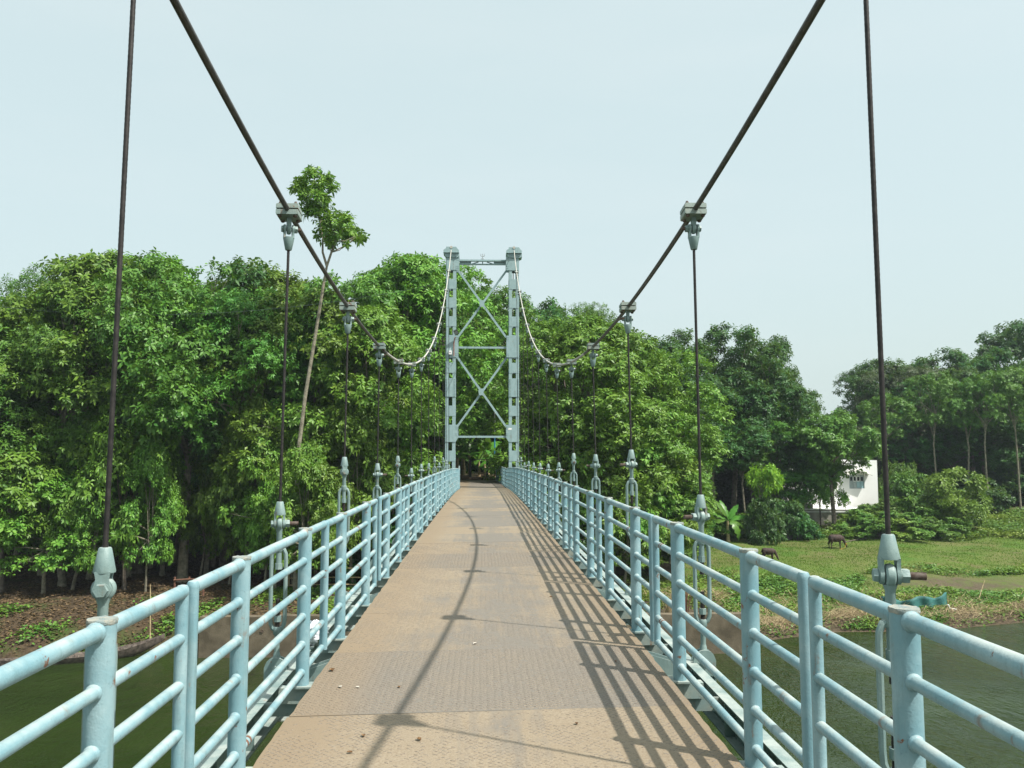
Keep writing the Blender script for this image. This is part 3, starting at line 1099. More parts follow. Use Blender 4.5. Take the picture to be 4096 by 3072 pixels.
def rope_mesh(a, b, r, strands):
    mb = MB()
    a, b = Vector(a), Vector(b)
    L = (b - a).length
    d = (b - a).normalized()
    x = d.orthogonal().normalized()
    y = d.cross(x)
    if not strands:
        mb.tube([a, (a + b) / 2, b], r, 8)
        return mb.mesh('rope', 'rope_steel')
    n, pitch = 24, 0.15
    m = int(L / 0.011)
    th = np.arange(n) * 2 * math.pi / n
    z = np.linspace(0, L, m)
    TH, Z = np.meshgrid(th, z)
    RR = r * (0.90 + 0.16 * np.abs(np.cos(3.0 * (TH - 2 * math.pi * Z / pitch))))
    P = (np.array(a)[None, None] + Z[..., None] * np.array(d) + (RR * np.cos(TH))[..., None] * np.array(x) + (RR * np.sin(TH))[..., None] * np.array(y))
    i = np.arange(m - 1)[:, None] * n
    k = np.arange(n)[None, :]
    k2 = (k + 1) % n
    f = np.stack([i + k, i + k2, i + n + k2, i + n + k], -1).reshape(-1, 4)
    return np_mesh('rope', P.reshape(-1, 3), f, 'rope_steel', True)


def build_hangers():
    M = hanger_meshes()
    rnd = random.Random(8)
    pinz = {1: {0: .945, 1: .95, 2: 1.30, 3: 1.24, 4: 1.26, 5: 1.06}, -1: {0: .945, 1: .95, 2: 1.27, 3: 1.16, 4: 1.26, 5: .99}}
    rots = {1: {0: -0.25, 1: math.pi + 0.2, 2: math.pi + 0.3, 3: math.pi * 0.85}, -1: {0: math.pi / 2 + 0.2, 1: 0.25, 2: math.pi / 2 + .3, 3: 0.2}}
    trots = {1: {0: math.pi + 0.35, 1: math.pi, 2: math.pi, 3: 0}, -1: {0: 0.2, 1: 0.35, 2: 0.3, 3: 0.2}}
    for side in (1, -1):
        for k in range(-1, 13):
            y = (3.463 if side > 0 else 3.555) + 3 * k
            xb = side * (HANG_R if side > 0 else HANG_L)
            zd = deck(xb, y)
            xt, zt = cable_x(side, y), cable_z(y)
            base = Vector((xb, y, zd - 0.127))
            t = empty('hanger', base)
            tag(t, 'wire rope hanger with turnbuckle, %s from the tower on the %s side of the deck' % (ORD[12 - k] if k < 12 else 'first', SIDE[side]), 'hanger', 'hangers between main cables and deck')
            pz = pinz[side].get(k, rnd.choice([1.0, 1.05, 1.18, 1.25]))
            pin = Vector((xb, y, zd + pz)) - base
            topz = zt - 0.135
            lean = (Vector((xt, y, topz)) - base - pin)
            ang = rots[side].get(k, rnd.choice([0.2, math.pi + 0.2, -math.pi / 2, 0.0]))
            s = put('socket', M['socket'], t, pin, (0, 0, ang))
            e = put('eye_rod', M['eye_rod'], t, pin, (0, 0, ang))
            pb = put('pin_bolt', M['pin_bolt'], t, pin, (0, 0, ang))
            put('bolt_thread', M['bolt_thread'], pb)
            # upper end
            slope = math.atan((cable_z(y + .1) - cable_z(y - .1)) / .2)
            top = Vector((xt, y, zt)) - base
            tn = Vector((xt, y, topz)) - base
            for nm, key in (('clamp_plate', 'clamp_upper'), ('clamp_plate', 'clamp_lower')):
                put(nm, M[key], t, top, (slope, 0, 0))
            for bx_ in (-0.06, 0.06):
                for by_ in (-0.055, 0.055):
                    q = Matrix.Rotation(slope, 3, 'X') @ Vector((bx_, by_, 0))
                    put('clamp_bolt', M['clamp_bolt'], t, top + q, (slope, 0, 0))
            ta = trots[side].get(k, rnd.choice([0.2, math.pi + 0.2, 0.0]))
            put('tang', M['tang'], t, tn, (0, 0, ta))
            put('socket', M['socket'], t, tn, (math.pi, 0, ta))
            pb = put('pin_bolt', M['pin_bolt'], t, tn, (0, 0, ta), (.9, .9, .9))
            put('bolt_thread', M['bolt_thread'], pb, None, None, (0.75, 1, 1))
            a = pin + Vector((0, 0, 0.160))
            b_ = tn + Vector((0, 0, -0.160))
            put('rope', rope_mesh(a, b_, 0.0104, k <= 2), t)
            # lower end
            tb = pin + Vector((0, 0, -0.165))
            tbo = put('turnbuckle', M['turnbuckle'], t, tb, (0, 0, rnd.uniform(-.15, .15)))
            put('screw', M['screw_upper'], tbo)
            put('screw', M['screw_lower'], tbo)
            put('lock_nut', M['lock_nut'], tbo, (0, 0, -0.155))
            put('lock_nut', M['lock_nut'], tbo, (0, 0, -0.545))
            ln = tb.z - 0.66 - 0.11
            put('stem', M['stem'], t, (0, 0, 0.11), None, (1, 1, max(ln, 0.02)))
            put('lower_eye', M['lower_eye'], t)
            put('lug', M['lug'], t)


build_cables()
build_hangers()


# ------------------------------------------------------------------ FAR TOWER
def build_tower():
    base_z = -7.4
    root = empty('bridge_tower', (0, YT, base_z))
    tag(root, 'pale grey steel suspension tower with two laced legs and crossed braces', 'tower')

    def Z(c):       # height from its measured level
        return 10.46 - (c - 83) * 0.007753 - base_z

    def X(c):
        return (c - 382.6) * 0.007785
    DEP = 0.52
    hd = DEP / 2
    win_l = [(230, 285), (352, 410), (478, 535), (602, 660), (812, 842), (910, 945), (1068, 1125), (1192, 1250), (1362, 1418), (1488, 1545), (1610, 1665), (1730, 1790), (1850, 1910), (1970, 2030), (2100, 2160), (2230, 2290)]
    for side in (-1, 1):
        if side < 0:
            xo, xi = X(142), X(208)
        else:
            xi, xo = X(556), X(622)
        cxm = (xo + xi) / 2
        w = abs(xo - xi)
        lg = MB()
        zt, zb = Z(135), 0.0
        # four corner angles
        for sx in (-1, 1):
            for sy in (-1, 1):
                lg.box((cxm + sx * (w / 2 - 0.078), sy * hd, (zt + zb) / 2), (0.156, 0.014, zt - zb))
                lg.box((cxm + sx * (w / 2 - 0.007), sy * (hd - 0.085), (zt + zb) / 2), (0.0135, 0.155, zt - zb - 0.002))
        leg = lg.build('leg', 'tower_paint', root, False)
        # batten plates: front, back, and on both flanks
        edges = [135] + [v for wv in win_l for v in wv] + [2400]
        for i in range(0, len(edges), 2):
            z1, z0 = Z(edges[i]), Z(edges[i + 1])
            if z0 < 0.05:
                z0 = 0.05
            if z1 - z0 < 0.02:
                continue
            for sy in (-1, 1):
                b = MB()
                b.box((cxm, sy * (hd + 0.013), (z0 + z1) / 2), (w - 0.03, 0.010, z1 - z0))
                b.build('batten_plate', 'tower_paint', leg, False)
            for sx in (-1, 1):
                b = MB()
                b.box((cxm + sx * (w / 2 + 0.006), 0, (z0 + z1) / 2), (0.010, DEP - 0.05, z1 - z0))
                b.build('batten_plate', 'tower_paint', leg, False)
        # gussets reaching inwards
        inner = -side
        for (a, c, ext, ch) in ((135, 225, 20, 0), (662, 806, 16, 0), (1250, 1362, 18, 30)):
            x_in = xi + inner * ext * 0.007785
            for sy in (-1, 1):
                poly = [(xo + inner * 0.02, Z(a)), (x_in, Z(a)), (x_in, Z(c - ch)), (xi, Z(c)), (xo + inner * 0.02, Z(c))]
                b = MB()
                b.prism(poly, sy * (hd + 0.020), sy * (hd + 0.032), 'XZ')
                g = b.build('gusset_plate', 'tower_paint', leg, False)
                b = MB()
                for zc in (a + 12, a + 24, c - ch - 14, c - ch - 26):
                    for q in (4, 12):
                        b.lathe([(0.016, 0), (0.016, 0.016)], 6, 'Y', (x_in - inner * (q * 0.008 + 0.01), sy * (hd + 0.032) - (0.016 if sy < 0 else 0), Z(zc)))
                r = b.build('bolt_heads', 'tower_paint', g, False)
                tag(r, kind='stuff')
        # splice plate with rows of bolts
        b = MB()
        for sy in (-1,):
            b.box((cxm, -(hd + 0.028), (Z(946) + Z(1067)) / 2), (w + 0.01, 0.012, Z(946) - Z(1067)))
        sp = b.build('splice_plate', 'tower_paint', leg, False)
        b = MB()
        for sx in (-1, 1):
            for xx in (0.03, 0.075):
                for q in range(12):
                    b.lathe([(0.014, 0), (0.014, 0.016)], 6, 'Y', (cxm + sx * (w / 2 - xx), -(hd + 0.050), Z(952 + q * 9.8)))
        tag(b.build('bolt_heads', 'tower_paint', sp, False), kind='stuff')
        # saddle cap
        k = 0.002337

        def CX(c):
            return cxm + (c - 358) * k * (1 if side < 0 else 1)

        def CZ(c):
            return 10.54 - (c - 75) * k - base_z
        b = MB()
        b.prism([(CX(190), CZ(200)), (CX(190), CZ(148)), (CX(243), CZ(108)), (CX(245), CZ(76)), (CX(470), CZ(76)), (CX(482), CZ(104)), (CX(530), CZ(152)), (CX(530), CZ(200))], -0.40, -0.10, 'XZ')
        b.prism([(CX(190), CZ(200)), (CX(190), CZ(148)), (CX(243), CZ(108)), (CX(245), CZ(76)), (CX(470), CZ(76)), (CX(482), CZ(104)), (CX(530), CZ(152)), (CX(530), CZ(200))], 0.10, 0.40, 'XZ')
        b.box((CX(358), 0, (CZ(205) + CZ(160)) / 2), (0.66, 0.2, CZ(160) - CZ(205) - 0.003))
        b.box((CX(358), 0, CZ(203)), (0.80, 0.86, 0.02))
        b.prism([(CX(196), CZ(208)), (CX(246), CZ(300)), (CX(470), CZ(312)), (CX(535), CZ(285)), (CX(535), CZ(208))], -0.34, 0.34, 'XZ')
        for sx in (243, 470):
            b.box((CX(sx), -0.37, CZ(245)), (0.014, 0.06, CZ(205) - CZ(285)))
        cap = b.build('saddle_cap', 'tower_paint', root, False)
        b = MB()
        b.lathe([(0.07, -0.42), (0.07, 0.42)], 12, 'Y', (CX(358), 0, CZ(86)))
        b.build('saddle', 'sunlit_cable_steel', cap)
        # concrete footing
        b = MB()
        b.box((cxm, 0, 0.05), (1.3, 1.3, 0.9))
        b.build('footing', 'concrete', root, False)
    # top strut: light upper channel, dark lattice and lower chord
    b = MB()
    b.box((X(383), -0.05, Z(155.5)), (X(541) - X(226), 0.16, 0.085))
    st = b.build('top_strut', 'tower_paint', root, False)
    b = MB()
    b.box((X(383), 0.0, Z(179)), (X(539) - X(228), 0.12, 0.055))
    b.build('lower_chord', 'tower_paint', st, False)
    b = MB()
    for xa, xb in ((231, 306), (456, 536)):
        b.box(((X(xa) + X(xb)) / 2, 0.0, Z(167.8)), (X(xb) - X(xa), 0.02, 0.115))
    b.build('web_plate', 'tower_paint', st, False)
    for xa, za, xb, zb in ((310, 176, 355, 162), (382, 177, 382, 161), (410, 162, 455, 176)):
        b = MB()
        b.bar((X(xa), 0.03, Z(za)), (X(xb), 0.03, Z(zb)), 0.05, 0.03, Vector((0, 1, 0)))
        b.build('lattice_bar', 'tower_paint', st, False)
    for zc, hgt in ((741, 0.10), (1328, 0.10)):
        b = MB()
        b.box((X(380), -0.20, Z(zc)), (X(541) - X(219), 0.012, hgt))
        b.box((X(380), -0.12, Z(zc) + hgt / 2 - 0.008), (X(540) - X(220), 0.145, 0.012))
        b.box((X(380), -0.12, Z(zc) - hgt / 2 + 0.008), (X(540) - X(220), 0.145, 0.012))
        b.build('cross_strut', 'tower_paint', root, False)
    for (za, zb) in ((222, 672), (806, 1262)):
        zm = (za + zb) / 2
        for (xa, xb) in ((219, 539), (541, 219)):
            b = MB()
            yy = -0.16 if xa < xb else -0.08
            p, q = Vector((X(xa), yy, Z(za))), Vector((X(xb), yy, Z(zb)))
            b.bar(p, q, 0.012, 0.105, Vector((0, 0, 1)))
            d = (q - p).normalized()
            nv = Vector((-d.z, 0, d.x))
            if nv.z < 0:
                nv = -nv
            b.bar(p + nv * 0.046 + Vector((0, 0.045, 0)), q + nv * 0.046 + Vector((0, 0.045, 0)), 0.085, 0.012, nv)
            b.build('cross_brace', 'tower_paint', root, False)
        b = MB()
        c = Vector((X(378 if za < 500 else 374), -0.185, Z(zm)))
        b.prism([(c.x - 0.10, c.z - 0.17), (c.x - 0.13, c.z + 0.02), (c.x - 0.10, c.z + 0.17), (c.x + 0.10, c.z + 0.17), (c.x + 0.13, c.z - 0.02), (c.x + 0.10, c.z - 0.17)], -0.200, -0.188, 'XZ')
        b.build('centre_plate', 'tower_paint', root, False)
    # small white notice on one gusset
    b = MB()
    b.box((X(562), -(hd + 0.036), Z(1277)), (0.19, 0.006, 0.085))
    b.build('notice_plate', 'sign_white', root, False)
    # white junction box with loose cable
    b = MB()
    b.box((X(172), -(hd + 0.085), Z(777)), (0.17, 0.09, 0.20))
    jb = b.build('junction_box', 'sign_white', root, False)
    b = MB()
    b.box((X(172), -(hd + 0.133), Z(777)), (0.04, 0.006, 0.05))
    b.build('latch', 'lamp_black', jb, False)
    b = MB()
    b.tube([(X(172), -(hd + 0.07), Z(790)), (X(162), -(hd + 0.08), Z(850)), (X(178), -(hd + 0.08), Z(868)), (X(194), -(hd + 0.07), Z(835)), (X(196), -(hd + 0.06), Z(800))], 0.007, 6)
    b.build('loose_cable', 'lamp_black', jb)

    # floodlight on its bent pipe: bolted on the leg but a thing of its own
    fl = empty('floodlight', (X(196), YT - hd - 0.09, base_z + Z(800)))
    tag(fl, 'small dark floodlight on a bent rusty pipe beside the white box on the tower leg', 'floodlight')
    b = MB()
    z0 = Z(800)
    b.tube([(0, 0, 0), (0, 0, Z(715) - z0), (0.02, -0.02, Z(695) - z0), (0.07, -0.12, Z(678) - z0)], 0.026, 10)
    b.build('pipe', 'conduit_red', fl)
    b = MB()
    rot = Matrix.Rotation(math.radians(-25), 3, 'Y') @ Matrix.Rotation(math.radians(35), 3, 'X')
    b.box((0.11, -0.17, Z(646) - z0), (0.21, 0.07, 0.26), rot)
    hd_ = b.build('lamp_head', 'lamp_black', fl, False)
    b = MB()
    b.box(Vector((0.11, -0.17, Z(646) - z0)) + rot @ Vector((0, -0.04, 0)), (0.17, 0.006, 0.2), rot)
    b.build('lens', 'lamp_glass', hd_, False)

    # trident emblem standing on the top strut
    zc = Z(151) + base_z
    tr = empty('trident_emblem', (X(382), YT - 0.05, zc))
    tag(tr, 'grey metal trident emblem standing on the top strut of the tower', 'emblem')
    k = 0.002337

    def P(x, z):
        return Vector(((x - 1052) * k, 0, (330 - z) * k))
    b = MB()
    b.tube([P(1052, 332), P(1052, 200), P(1052, 180)], [0.020, 0.020, 0.004], 8)
    b.build('shaft', 'trident_steel', tr)
    for s in (-1, 1):
        b = MB()
        b.tube([P(1052, 250), P(1052 + s * 30, 246), P(1052 + s * 40, 228), P(1052 + s * 36, 205), P(1052 + s * 45, 182)], [0.018, 0.018, 0.018, 0.015, 0.004], 8)
        b.build('prong', 'trident_steel', tr)
        b = MB()
        b.tube([P(1052, 296), P(1052 + s * 28, 300), P(1052 + s * 32, 314)], [0.018, 0.02, 0.024], 8)
        b.build('base_scroll', 'trident_steel', tr)


build_tower()


# ------------------------------------------------------------------ abutment wall, gate frame, pole
def build_abutment():
    root = empty('retaining_wall', (0, 38.6, -8))
    tag(root, 'low stained concrete retaining wall at the water edge below the tower', 'wall')
    b = MB()
    x0, x1, n = -12.45, 11.95, 40
    top = []
    r = random.Random(4)
    poly = [(x0, -11)] + [(x0 + (x1 - x0) * i / n, -7.22 + 8 + r.uniform(-.03, .03) - 8 - 0.05 * (i / n)) for i in range(n + 1)] + [(x1, -11)]
    poly = [(a, z + 8) for a, z in poly]
    b.prism(poly, -0.22, 0.25, 'XZ')
    b.build('wall_face', 'concrete', root, False)
    for (xa, za) in ((-9.7, 0.25), (-2.4, 0.2), (4.6, 0.15), (10.1, 0.1)):
        b = MB()
        b.lathe([(0.07, -0.26), (0.07, -0.222)], 10, 'Y', (xa, 0, za - 0.1))
        b.build('weep_pipe', 'old_brick', root)
    # broken brick stub on the grass behind the wall
    p = on_ground(1435, 1238)
    o = MB()
    o.prism([(-0.95, -0.3), (-0.95, 0.62), (-0.3, 0.66), (0.35, 0.58), (0.40, 0.25), (0.52, 0.1), (0.52, -0.3)], -0.3, 0.3, 'XZ')
    ob = o.build('brick_stub', 'old_brick', None, False, p)
    tag(ob, 'dark crumbling brick stub standing on the grass behind the concrete wall', 'ruin')


build_abutment()


def build_end():
    z = deck(0, 60)
    root = empty('barrier_frame', (-0.22, 56.9, z - 0.05))
    tag(root, 'dark steel barrier frame standing at the far end of the deck', 'barrier')
    for s in (-1, 1):
        b = MB()
        b.box((s * 0.57, 0, 0.68), (0.16, 0.16, 1.36))
        b.build('upright', 'dark_gate_paint', root, False)
    b = MB()
    b.box((0, 0, 1.385), (1.30, 0.10, 0.05))
    b.build('top_bar', 'dark_gate_paint', root, False)
    p = empty('marker_pole', (0.9, 61.0, gz(0.9, 61) - 0.1))
    tag(p, 'thin white pole with a blue lower part beyond the deck end', 'pole')
    b = MB()
    b.cyl((0, 0, 0), (0, 0, 3.2), 0.05, 0.045, 10)
    b.build('lower_part', 'pole_blue', p)
    b = MB()
    b.cyl((0, 0, 3.2), (0, 0, 6.6), 0.045, 0.035, 10)
    b.build('upper_part', 'pole_white', p)


build_end()


def build_wire():
    a = at(-60, 655, 46.0)
    e = Vector((-1.45, 43.0, at(980, 605, 43).z))
    pts = []
    for i in range(41):
        f = i / 40
        q = a.lerp(e, f)
        q.z -= 4 * f * (1 - f) * 1.15
        pts.append(q)
    b = MB()
    b.tube(pts, 0.008, 5)
    o = b.build('overhead_wire', 'wire_green')
    tag(o, 'thin dark supply wire strung past the trees to the tower', 'wire')


build_wire()


# ------------------------------------------------------------------ TREES
def crown_leaves(rng, clusters, axis, nros, nleaf, L, W, up=0.35, droop=0.3):
    """rosettes of leaves set on the domes of leaf clumps; clusters: (N,4) centre + radius"""
    C = clusters[:, :3]
    r = clusters[:, 3]
    n = len(C)
    ns = np.maximum((nros * (r / r.mean()) ** 2.0).astype(int), 3)
    ci = np.repeat(np.arange(n), ns)
    m = len(ci)
    rad = nrm(C - axis(C))
    d = nrm(rng.normal(0, 1.0, (m, 3)) + rad[ci] * 0.6 + np.array([0, 0, min(up * 1.6, .62)]))
    ln = r[ci] * (1.0 - 0.65 * rng.random(m) ** 2.2) * rng.uniform(0.85, 1.12, m)
    tip = C[ci] + d * ln[:, None] * np.array([1.1, 1.1, 0.82 if up < .58 else 1.12])
    ax = nrm(d + np.array([0, 0, 0.5]) + rng.normal(0, 0.42, (m, 3)))
    e1 = nrm(np.cross(ax, rng.normal(0, 1, (m, 3))))
    e2 = np.cross(ax, e1)
    ph = (np.arange(nleaf)[None, :] * 2.39996 + rng.uniform(0, 6.28, (m, 1)) + rng.normal(0, .25, (m, nleaf)))
    out = np.cos(ph)[..., None] * e1[:, None] + np.sin(ph)[..., None] * e2[:, None]
    lift = np.linspace(-0.25, 0.75, nleaf)[None, :, None]
    ld = out + ax[:, None] * lift + np.array([0, 0, -droop])
    base = tip[:, None] + ax[:, None] * (lift - .3) * L * 0.55 + out * L * .06
    upv = ax[:, None] + 0.0 * out + rng.normal(0, 0.2, (m, nleaf, 3))
    base = base.reshape(-1, 3)
    k = len(base)
    rs = np.repeat(rng.uniform(0.62, 1.25, m), nleaf)
    LL = L * rs * rng.uniform(0.75, 1.15, k)
    WW = W * rs * rng.uniform(0.8, 1.2, k)
    return leaf_arrays(base, ld.reshape(-1, 3), upv.reshape(-1, 3), LL, WW, .14, .14)


def trunk_mesh(name, clusters, base, fork, r0, rng, mat, nl=12, path=None):
    b = MB()
    base, fork = Vector(base), Vector(fork)
    if path is None:
        side = Vector((rng.normal(0, .25), rng.normal(0, .25), 0))
        path = [base + Vector((0, 0, -0.3)), base.lerp(fork, 0.04), base.lerp(fork, .35) + side * .5, base.lerp(fork, .7) + side, fork]
        rad = [r0 * 1.5, r0 * 1.15, r0 * .95, r0 * .82, r0 * .7]
    else:
        path = [Vector(p) for p in path]
        rad = list(np.linspace(r0 * 1.2, r0 * .6, len(path)))
    b.tube(path, rad, 9)
    idx = rng.permutation(len(clusters))[:nl]
    for j, i in enumerate(idx):
        c = Vector(clusters[i, :3])
        f = rng.uniform(0.62, 1.0)
        s = path[-2].lerp(path[-1], rng.uniform(0.1, 1.0)) if j % 3 else path[-1]
        mid = s.lerp(c, 0.5) + Vector((rng.normal(0, .25), rng.normal(0, .25), rng.uniform(-.1, .5)))
        b.tube([s, mid, c], [r0 * 0.48, r0 * 0.30, r0 * 0.10], 6)
        # a few twigs
        for q in range(2):
            e = c + Vector((rng.normal(0, .6), rng.normal(0, .6), rng.uniform(0, .6)))
            b.tube([mid.lerp(c, .6), e], [r0 * .14, r0 * .04], 4)
    return b.mesh(name, mat)


def profile_clusters(rng, n, H, z0, R, prof, rc, surf=0.5):
    out = []
    for i in range(n):
        h = rng.random()
        z = z0 + (H - z0 - rc[1] * 0.5) * h
        rr = R * np.interp(h, prof[0], prof[1])
        a = rng.uniform(0, 2 * math.pi)
        q = rr * math.sqrt(surf + (1 - surf) * rng.random())
        wob_ = 1 + 0.22 * math.sin(a * 3 + h * 5)
        out.append((q * math.cos(a) * wob_, q * math.sin(a) * wob_, z, rng.uniform(*rc)))
    return np.array(out)


ARCH = {}


def archetype(key, seed, H, z0, R, ncl, nspray, nleaf, L, W, leaf, bark, r0, prof, rc, fork=0.5, nl=14, up=0.35, droop=0.55, surf=0.5):
    rng = np.random.default_rng(seed)
    cl_ = profile_clusters(rng, ncl, H, z0, R, prof, rc, surf)
    ax = lambda C: np.stack([C[:, 0] * 0, C[:, 1] * 0, np.clip(C[:, 2] - 1.0, z0 * .7, H * .8)], -1)
    v, f = crown_leaves(rng, cl_, ax, nspray, nleaf, L, W, up, droop)
    crown = np_mesh('crown', v, f, leaf)
    trunk = trunk_mesh('trunk', cl_, (0, 0, 0), (rng.normal(0, .3), rng.normal(0, .3), z0 + (H - z0) * (fork - .3)), r0, rng, bark, nl)
    ARCH[key] = (crown, trunk, H)


P_BROAD = ([0, .15, .45, .8, 1], [.55, .9, 1.0, .8, .35])
P_ROUND = ([0, .2, .5, .8, 1], [.5, .9, 1.0, .85, .3])
P_TALL = ([0, .3, .6, 1], [.7, 1.0, .9, .3])
P_LOW = ([0, .3, .7, 1], [.9, 1.0, .8, .3])
# canopy trees of the near wood
archetype('wood_a', 1, 18, 6.9, 4.4, 54, 62, 8, .285, .135, 'leaf_mid', 'bark_pale', .24, P_BROAD, (1.0, 1.9), .5, 16, .4, .35, .6)
archetype('wood_b', 2, 18, 5.8, 4.7, 60, 60, 8, .29, .14, 'leaf_bright', 'bark_dark', .27, P_BROAD, (1.0, 1.9), .5, 16, .4, .35, .6)
archetype('wood_c', 3, 18, 8.2, 3.9, 56, 62, 8, .24, .10, 'leaf_mid', 'bark_pale', .20, P_ROUND, (0.9, 1.7), .5, 16, .4, .35, .6)
archetype('wood_d', 4, 18, 6.2, 4.4, 54, 54, 8, .32, .145, 'leaf_bright', 'bark_pale', .22, P_TALL, (1.0, 1.8), .5, 16, .4, .35, .6)
archetype('pole_tree', 5, 18, 11.5, 3.0, 28, 48, 8, .29, .135, 'leaf_mid', 'bark_pale', .13, P_ROUND, (0.8, 1.5), .45, 12, .4, .35, .6)
# low, drooping trees at the wood's edge
archetype('edge_a', 6, 9, 2.6, 3.0, 36, 44, 8, .31, .15, 'leaf_bright', 'bark_dark', .12, P_LOW, (0.7, 1.35), .5, 12, .3, .45, .6)
archetype('edge_b', 7, 9, 2.2, 2.6, 32, 46, 8, .30, .145, 'leaf_bright', 'bark_pale', .11, P_TALL, (0.7, 1.25), .5, 12, .3, .45, .6)
# darker trees further off
archetype('far_a', 8, 18, 8.0, 3.8, 24, 72, 8, .36, .18, 'leaf_dark', 'bark_pale', .24, P_ROUND, (0.9, 2.0), .5, 16, .6, .3, .65)
archetype('far_b', 9, 18, 10.0, 3.4, 18, 72, 8, .36, .18, 'leaf_dark', 'bark_pale', .18, P_BROAD, (0.9, 1.9), .5, 14, .6, .3, .65)
archetype('far_c', 10, 18, 6.0, 4.0, 30, 72, 8, .36, .18, 'leaf_dark', 'bark_dark', .26, P_TALL, (0.9, 2.0), .5, 14, .6, .3, .65)
archetype('far_grey', 12, 18, 6.5, 4.4, 60, 46, 8, .27, .11, 'leaf_grey', 'bark_pale', .22, P_ROUND, (1.0, 1.7), .5, 14, .5, .3)
archetype('feather', 13, 18, 8.0, 4.0, 60, 46, 9, .22, .07, 'leaf_mid', 'bark_pale', .2, P_ROUND, (0.9, 1.6), .5, 14, .6, .2)
archetype('house_tree', 14, 12, 5.2, 3.0, 38, 52, 8, .34, .18, 'leaf_mid', 'bark_dark', .2, ([0, .25, .6, 1], [.3, .62, 1.0, .4]), (0.9, 1.6), .5, 14, .55, .4, .6)
archetype('sapling', 15, 6, 3.4, 1.3, 14, 22, 8, .42, .15, 'leaf_lime', 'bark_pale', .06, P_ROUND, (0.5, 0.8), .5, 8, .3, .4)
# bushes
archetype('bush_a', 16, 3.0, 0.25, 2.0, 34, 26, 8, .24, .16, 'leaf_vine', 'bark_dark', .05, ([0, .5, 1], [1, .85, .35]), (0.45, 0.8), .4, 8, .5, .2)
archetype('bush_b', 17, 3.0, 0.2, 2.2, 36, 26, 8, .30, .16, 'leaf_mid', 'bark_dark', .05, ([0, .5, 1], [1, .85, .4]), (0.5, 0.85), .4, 8, .5, .25)
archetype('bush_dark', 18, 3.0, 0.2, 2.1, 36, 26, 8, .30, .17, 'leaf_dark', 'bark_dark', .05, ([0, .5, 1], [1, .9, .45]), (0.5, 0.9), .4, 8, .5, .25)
archetype('bush_pale', 19, 4.6, 0.6, 2.2, 40, 20, 7, .36, .14, 'leaf_bright', 'bark_pale', .06, P_TALL, (0.5, 0.9), .4, 10, .5, .3)


def tree(key, x, y, h, wide, label, group, name='tree', cat='tree', rot=None, z=None, sink=0.0):
    crown, trunk, H = ARCH[key]
    s = h / H
    z = gz(x, y) if z is None else z
    o = empty(name, (x, y, z - sink))
    o.rotation_euler = (random.uniform(-.03, .03), random.uniform(-.03, .03), random.uniform(0, 6.28) if rot is None else rot)
    o.scale = (wide, wide, s)
    put('trunk', trunk, o)
    put('crown', crown, o)
    tag(o, label, cat, group)
    return o


def tree_px(key, px, top, y, wide, label, group, **kw):
    p = at(px, top, y)
    return tree(key, p.x, y, p.z - gz(p.x, y), wide, label, group, **kw)


def ranked(rows, base, group, ref, what):
    """plant a row; each label counts outward from a landmark"""
    order = sorted(range(len(rows)), key=lambda i: abs(rows[i][1] - ref))
    rank = {i: r for r, i in enumerate(order)}
    for i, (key, px, top, y, wd) in enumerate(rows):
        o = 'first' if rank[i] == 0 else ORD[rank[i]]
        tree_px(key, px, top, y, wd, '%s, %s from %s' % (base, o, what), group)


ranked([
    ('wood_d', -150, 660, 48.5, 1.05), ('wood_b', -250, 665, 50, 1.1), ('wood_a', -55, 665, 47, 1.0), ('wood_b', 25, 640, 48.5, .95), ('feather', 120, 596, 51, 1.05), ('wood_d', 225, 552, 49.5, 1.05), ('wood_b', 320, 560, 51.5, 1.05),
    ('wood_a', 415, 562, 49, 1.05), ('far_c', 500, 600, 52, 1.0), ('wood_d', 585, 572, 53, 1.05), ('wood_b', 665, 632, 50.5, 1.0), ('wood_a', 775, 586, 52.5, 1.1),
    ('wood_d', 865, 554, 54.5, 1.1), ('wood_b', 930, 566, 57.5, 1.0), ('wood_c', 160, 640, 47.5, .9), ('wood_c', 545, 640, 48.5, .9), ('wood_d', 800, 660, 49.5, .9),
],
       'leafy broad-crowned tree in the front row of the wood', 'front row of the wood by the wall', 1042, 'the tower')

L_POLE = ('slim pale-trunked tree standing deeper inside the wood with a high crown', 'slim trunks inside the wood')
for i, (px, y) in enumerate([(300, 50), (345, 53), (372, 51), (398, 55), (418, 52.5), (462, 50.5), (478, 54), (500, 57), (255, 56), (205, 54), (130, 55), (60, 56), (545, 56), (610, 55), (650, 58), (720, 57), (690, 60), (770, 60), (835, 58)]):
    tree_px('pole_tree', px, 600 + (i * 37) % 70, y, .95, *L_POLE)

ranked([('edge_b', 170, 950, 46.5, .7), ('edge_b', 225, 1010, 45.6, .5), ('edge_b', 505, 900, 48.5, .55), ('edge_a', 545, 850, 48, .6), ('edge_b', 440, 960, 49.5, .5), ('edge_a', 20, 930, 46, 1.0), ('edge_b', 105, 1010, 45.5, .9), ('edge_a', 285, 850, 46.5, .8), ('edge_b', 325, 960, 45.8, .5), ('edge_b', 578, 940, 46, .6), ('edge_b', 600, 1030, 45.5, .5),
                            ('edge_a', 690, 880, 47.5, .8), ('edge_b', 765, 870, 47, .85), ('edge_a', 850, 835, 52, .8), ('edge_b', 640, 1010, 46.4, .65), ('edge_b', 655, 965, 43.2, .6), ('edge_b', 700, 1010, 43.6, .55)],
       'low drooping bright tree at the edge of the wood', 'low trees at the edge of the wood', 1042, 'the tower')

